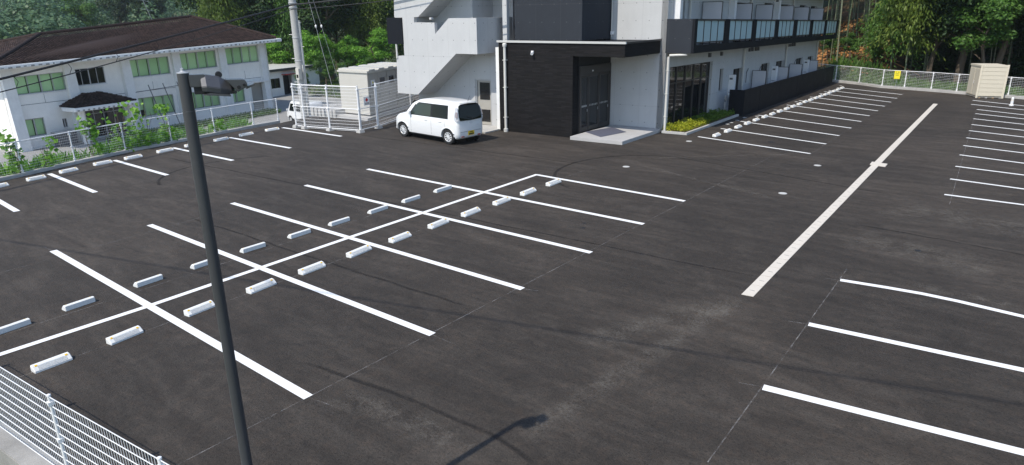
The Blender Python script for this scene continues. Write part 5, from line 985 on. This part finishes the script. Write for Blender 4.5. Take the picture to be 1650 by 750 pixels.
# --- bamboo grove and dark wood beyond the far fence (right)
cul = []
for k in range(4):
    h = 15; bend = [(rng.normal(0, .02)*t+.12*t*t*(1 if k % 2 else -1), rng.normal(0, .02)*t, h*t) for t in np.linspace(0, 1, 8)]; m_ = MB().tube(bend, [.070-.03*t for t in np.linspace(0, 1, 8)], 7).obj('culm', 'culm', None, smooth=True); cul.append(m_.data); bpy.data.objects.remove(m_)
def crown_small():
    V, F = plume_crown(1.7, 7.0, 7.2, 46, 44, .34); return mesh_np('bamboo_leaves', V, F, 'leaf_bamboo')
csm = [crown_small() for _ in range(3)]
for k in range(84):
    x = rng.uniform(-8.5, 1.4); y = rng.uniform(52.5, 70)
    if k > 66: x = rng.uniform(2.0, 13); y = rng.uniform(54, 60)
    z = float(terrain_h(x, y)); o = empty('bamboo_culm', (x, y, z), 0); s = rng.uniform(.85, 1.1); q_ = rng.uniform(.5, .9); o.scale = (s*q_, s*q_, s); o.rotation_euler[0] = rng.normal(0, .02); o.rotation_euler[1] = rng.normal(-.035, .022)
    for nm, me in (('stem', cul[k % 4]), ('leaves', csm[k % 3])): c = bpy.data.objects.new(nm, me); C.objects.link(c); c.parent = o
    tag(o, 'tall pale bamboo stem on the slope right of the apartment block' if k <= 66 else 'thin bamboo stem in the dark wood behind the far fence', 'bamboo', 'bamboo stems beside the building' if k <= 66 else 'bamboo stems in the dark wood')
RL = {'plume': 'yellow-green drooping bamboo crown beyond the far fence, %s from the left', 'plume2': 'fresh green bamboo spray beyond the far fence, %s from the left', 'dark': 'dark broadleaf tree in the shaded wood beyond the far fence, %s from the left', 'mid': 'mid green leafy tree in the wood beyond the far fence, %s from the left', 'bright': 'light green young tree beyond the far fence, %s from the left'}
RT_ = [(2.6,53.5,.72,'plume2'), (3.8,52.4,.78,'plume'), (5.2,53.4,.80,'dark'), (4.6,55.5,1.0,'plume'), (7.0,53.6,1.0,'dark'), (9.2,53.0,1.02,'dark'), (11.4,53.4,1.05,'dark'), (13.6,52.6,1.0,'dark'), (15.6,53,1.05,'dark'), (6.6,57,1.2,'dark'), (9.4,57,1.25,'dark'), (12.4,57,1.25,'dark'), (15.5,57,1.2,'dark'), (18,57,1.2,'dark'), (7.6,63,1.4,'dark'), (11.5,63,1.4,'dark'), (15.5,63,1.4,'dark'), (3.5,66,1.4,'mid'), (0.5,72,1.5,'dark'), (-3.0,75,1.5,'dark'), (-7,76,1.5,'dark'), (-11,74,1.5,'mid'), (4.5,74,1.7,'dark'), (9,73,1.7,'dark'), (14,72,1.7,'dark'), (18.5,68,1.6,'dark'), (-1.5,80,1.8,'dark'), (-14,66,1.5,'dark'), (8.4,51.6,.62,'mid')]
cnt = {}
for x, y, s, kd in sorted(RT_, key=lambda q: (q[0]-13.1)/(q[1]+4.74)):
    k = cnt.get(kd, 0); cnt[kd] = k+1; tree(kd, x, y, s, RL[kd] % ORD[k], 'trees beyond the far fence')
for k, (x, y, s) in enumerate(((-2.5,55.5,.2), (-.6,54.6,.20), (.4,56.5,.2), (1.4,53.8,.16), (2.6,54.8,.18))): tree('mid', x, y, s, 'small bush on the slope beyond the far fence, %s from the left' % ORD[k], 'bushes on the slope', 'bush', cat='bush')
for k, (x, y, s) in enumerate(((11.9,47.6,.16), (12.6,47.3,.20), (13.4,46.6,.24))): tree('mid', x, y, s, 'small leafy bush behind the fence right of the shed, %s from the left' % ORD[k], 'bushes right of the shed', 'bush', cat='bush')
# low dark undergrowth that fills the foot of the wood
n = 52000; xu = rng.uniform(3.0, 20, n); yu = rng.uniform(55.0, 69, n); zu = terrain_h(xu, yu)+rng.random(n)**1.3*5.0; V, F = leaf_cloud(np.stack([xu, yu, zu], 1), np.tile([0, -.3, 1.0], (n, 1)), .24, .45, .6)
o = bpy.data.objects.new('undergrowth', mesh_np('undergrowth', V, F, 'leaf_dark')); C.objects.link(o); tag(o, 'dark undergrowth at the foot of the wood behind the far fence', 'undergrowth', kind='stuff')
# fallen dead culms and orange leaf litter on the lit slope
n = 5200; P = np.stack([rng.uniform(-9, 2.5, n), rng.uniform(50.5, 66, n), np.zeros(n)], 1); P[:, 2] = terrain_h(P[:, 0], P[:, 1])+.10; V, F = leaf_cloud(P, np.tile([0, 0, 1.0], (n, 1)), .30, .4, .5)
o = bpy.data.objects.new('leaf_litter', mesh_np('leaf_litter', V, F, 'dead_leaf')); C.objects.link(o); tag(o, 'orange-brown fallen bamboo leaves on the slope', 'leaf litter', kind='stuff')
for k in range(7):
    x, y = rng.uniform(-6, 2), rng.uniform(53, 60); z = float(terrain_h(x, y)); a = rng.uniform(-.6, .6); L = rng.uniform(2, 4); m_ = MB().tube([(x, y, z+.12), (x+L*math.cos(a), y+L*math.sin(a), float(terrain_h(x+L*math.cos(a), y+L*math.sin(a)))+.25)], .045, 6).obj('fallen_culm', 'dead_leaf', None); tag(m_, 'dead bamboo stem lying on the orange slope', 'bamboo', 'fallen bamboo stems')
# --- grass and weeds
def blades(n, xy, zf, h, mat, name, label):
    P = np.stack([xy[:, 0], xy[:, 1], zf], 1); D = rng.normal(0, .45, (n, 3)); D[:, 2] = 1; V, F = drooping(P, D, h, .16); o = bpy.data.objects.new(name, mesh_np(name, V, F, mat)); C.objects.link(o); tag(o, label, 'grass', kind='stuff'); return o
n = 9000; t = rng.random(n); xb = -2+16*t; yb = np.interp(xb, [p[0] for p in FAR_POSTS], [p[1] for p in FAR_POSTS])+.25+rng.random(n)**1.5*5; blades(n, np.stack([xb, yb], 1), terrain_h(xb, yb)+.02, .55, 'grass', 'bank_grass', 'weedy grass bank seen through the far fence')
ver = MB(); vp = [Vector(p) for p in LEFT_POSTS]; ver.face([(*(p+Vector((-.12, -.03))), -.02) for p in vp]+[(*(p+Vector((-1.15, -.3))), -.10) for p in vp[::-1]]); ver = ver.obj('verge', 'ground_mix'); tag(ver, 'narrow weedy verge behind the street fence', kind='structure')
n = 4500; t = rng.random(n)*.86; pi = np.array(LEFT_POSTS); cum = np.linspace(0, 1, len(pi)); xb = np.interp(t, cum, pi[:, 0])-.15-rng.random(n)**1.3*1.1; yb = np.interp(t, cum, pi[:, 1])-.1; dens = (np.sin(yb*2.1)+np.sin(yb*.9+1))*.25+.6
kp = rng.random(n) < dens; xb, yb = xb[kp], yb[kp]; blades(len(xb), np.stack([xb, yb], 1), np.full(len(xb), -.06), .42, 'leaf_vine', 'verge_weeds', 'green weeds along the foot of the street fence')
n = 7000; gx_ = rng.uniform(-45.2, -43.4, n); gy_ = rng.uniform(16, 33, n); gx_ -= (gy_-16)*.22; blades(n, np.stack([gx_, gy_], 1), np.full(n, -3.97), .40, 'grass', 'school_lawn', 'green grass strip in front of the cream school wall')
n = 9000; gx_ = rng.uniform(-70, -40, n); gy_ = rng.uniform(44, 66, n); blades(n, np.stack([gx_, gy_], 1), np.full(n, -3.97), .8, 'grass', 'meadow_grass', 'bright green grass field seen between annex and cabinet')
# --- climbing vines on the street fence
def vine(y0, h, w, nleaf, label, yellow=.0):
    x0 = float(np.interp(y0, pi[:, 1], pi[:, 0]))-.06; o = empty('climbing_vine', (x0, y0, -.1)); tag(o, label, 'vine', 'vines on the street fence')
    st = MB(); P = []
    for k in range(5):
        a = rng.uniform(-.4, .4); pts = [(x0-.05+rng.normal(0, .03), y0+a*t*w+rng.normal(0, .04), -.1+h*t*rng.uniform(.85, 1.0)) for t in np.linspace(0, 1, 6)]; st.tube(pts, .008, 5)
    st.obj('stem', 'bark', o)
    n = nleaf; zz = rng.random(n)**.8; cl = rng.integers(0, 7, n); cy = rng.uniform(-.5, .5, 7)*w; cz = rng.uniform(.05, 1.0, 7)
    P = np.stack([rng.normal(-.04, .13, n), cy[cl]+rng.normal(0, .15*w, n), cz[cl]*h+rng.normal(0, .13*h, n)], 1)+np.array([x0, y0, 0]); P[:, 2] = np.clip(P[:, 2], 0, h*1.12)
    V, F = leaf_cloud(P, np.tile([.75, -.35, .6], (n, 1)), .17, .9, .5); V = V-np.array([x0, y0, -.1]); c = bpy.data.objects.new('leaves', mesh_np('leaves', V, F, 'leaf_vine')); C.objects.link(c); c.parent = o
vine(2.35, 1.45, .6, 110, 'leafy vine climbing over the leftmost visible fence post'); vine(3.3, 1.0, .6, 60, 'low vine just right of the leftmost visible fence post'); vine(5.1, 1.55, .7, 100, 'sparse vine reaching above the fence below the porch'); vine(6.45, 1.75, .7, 120, 'tall narrow vine with large leaves beside the third fence post'); vine(7.55, 1.75, .95, 240, 'bushy bright green vine left of the lamp post'); vine(8.5, 1.5, .5, 90, 'narrow vine half hidden behind the lamp post'); vine(11.0, .6, .5, 40, 'small low vine at the foot of the fence right of the lamp post')
# --- low planting in the bed: yellow-green near the corner, greener farther along
for a0, a1, mt, n, lab in ((-.15, 2.7, 'leaf_yellow', 3200, 'low yellow-green shrubs at the near end of the planting bed'), (2.6, 6.2, 'leaf_cover', 3800, 'low dark green shrubs at the far end of the planting bed')):
    ss = rng.uniform(.06, 1.17, n); tt = rng.uniform(a0, a1, n); hmp = .12+.16*np.abs(np.sin(tt*3.1+ss*4)*np.cos(tt*1.7-ss*5))+.10*rng.random(n); zz = hmp*rng.random(n)**.45+.06
    P = np.array([AF(a, b, c) for a, b, c in zip(ss, tt, zz)]); V, F = leaf_cloud(P, np.tile([.1, -.2, 1.0], (n, 1)), .085, .5, .75); o = bpy.data.objects.new('ground_cover', mesh_np('ground_cover', V, F, mt)); C.objects.link(o); tag(o, lab, 'shrubs', kind='stuff')

# ------------------------------------------------------------------ summer haze: far things fade, near things stay clear
hz_ = NT('haze_air'); vol = hz_.n('ShaderNodeVolumePrincipled', {'Color': (.80, .88, .95, 1), 'Density': .00022, 'Anisotropy': .2}); hz_.t.links.new(vol.outputs[0], hz_.out.inputs['Volume'])
o = MB().box((-860, -260, -9), (330, 800, 78)).obj('haze', 'haze_air'); tag(o, 'thin blue summer haze over the far hillside', kind='stuff')
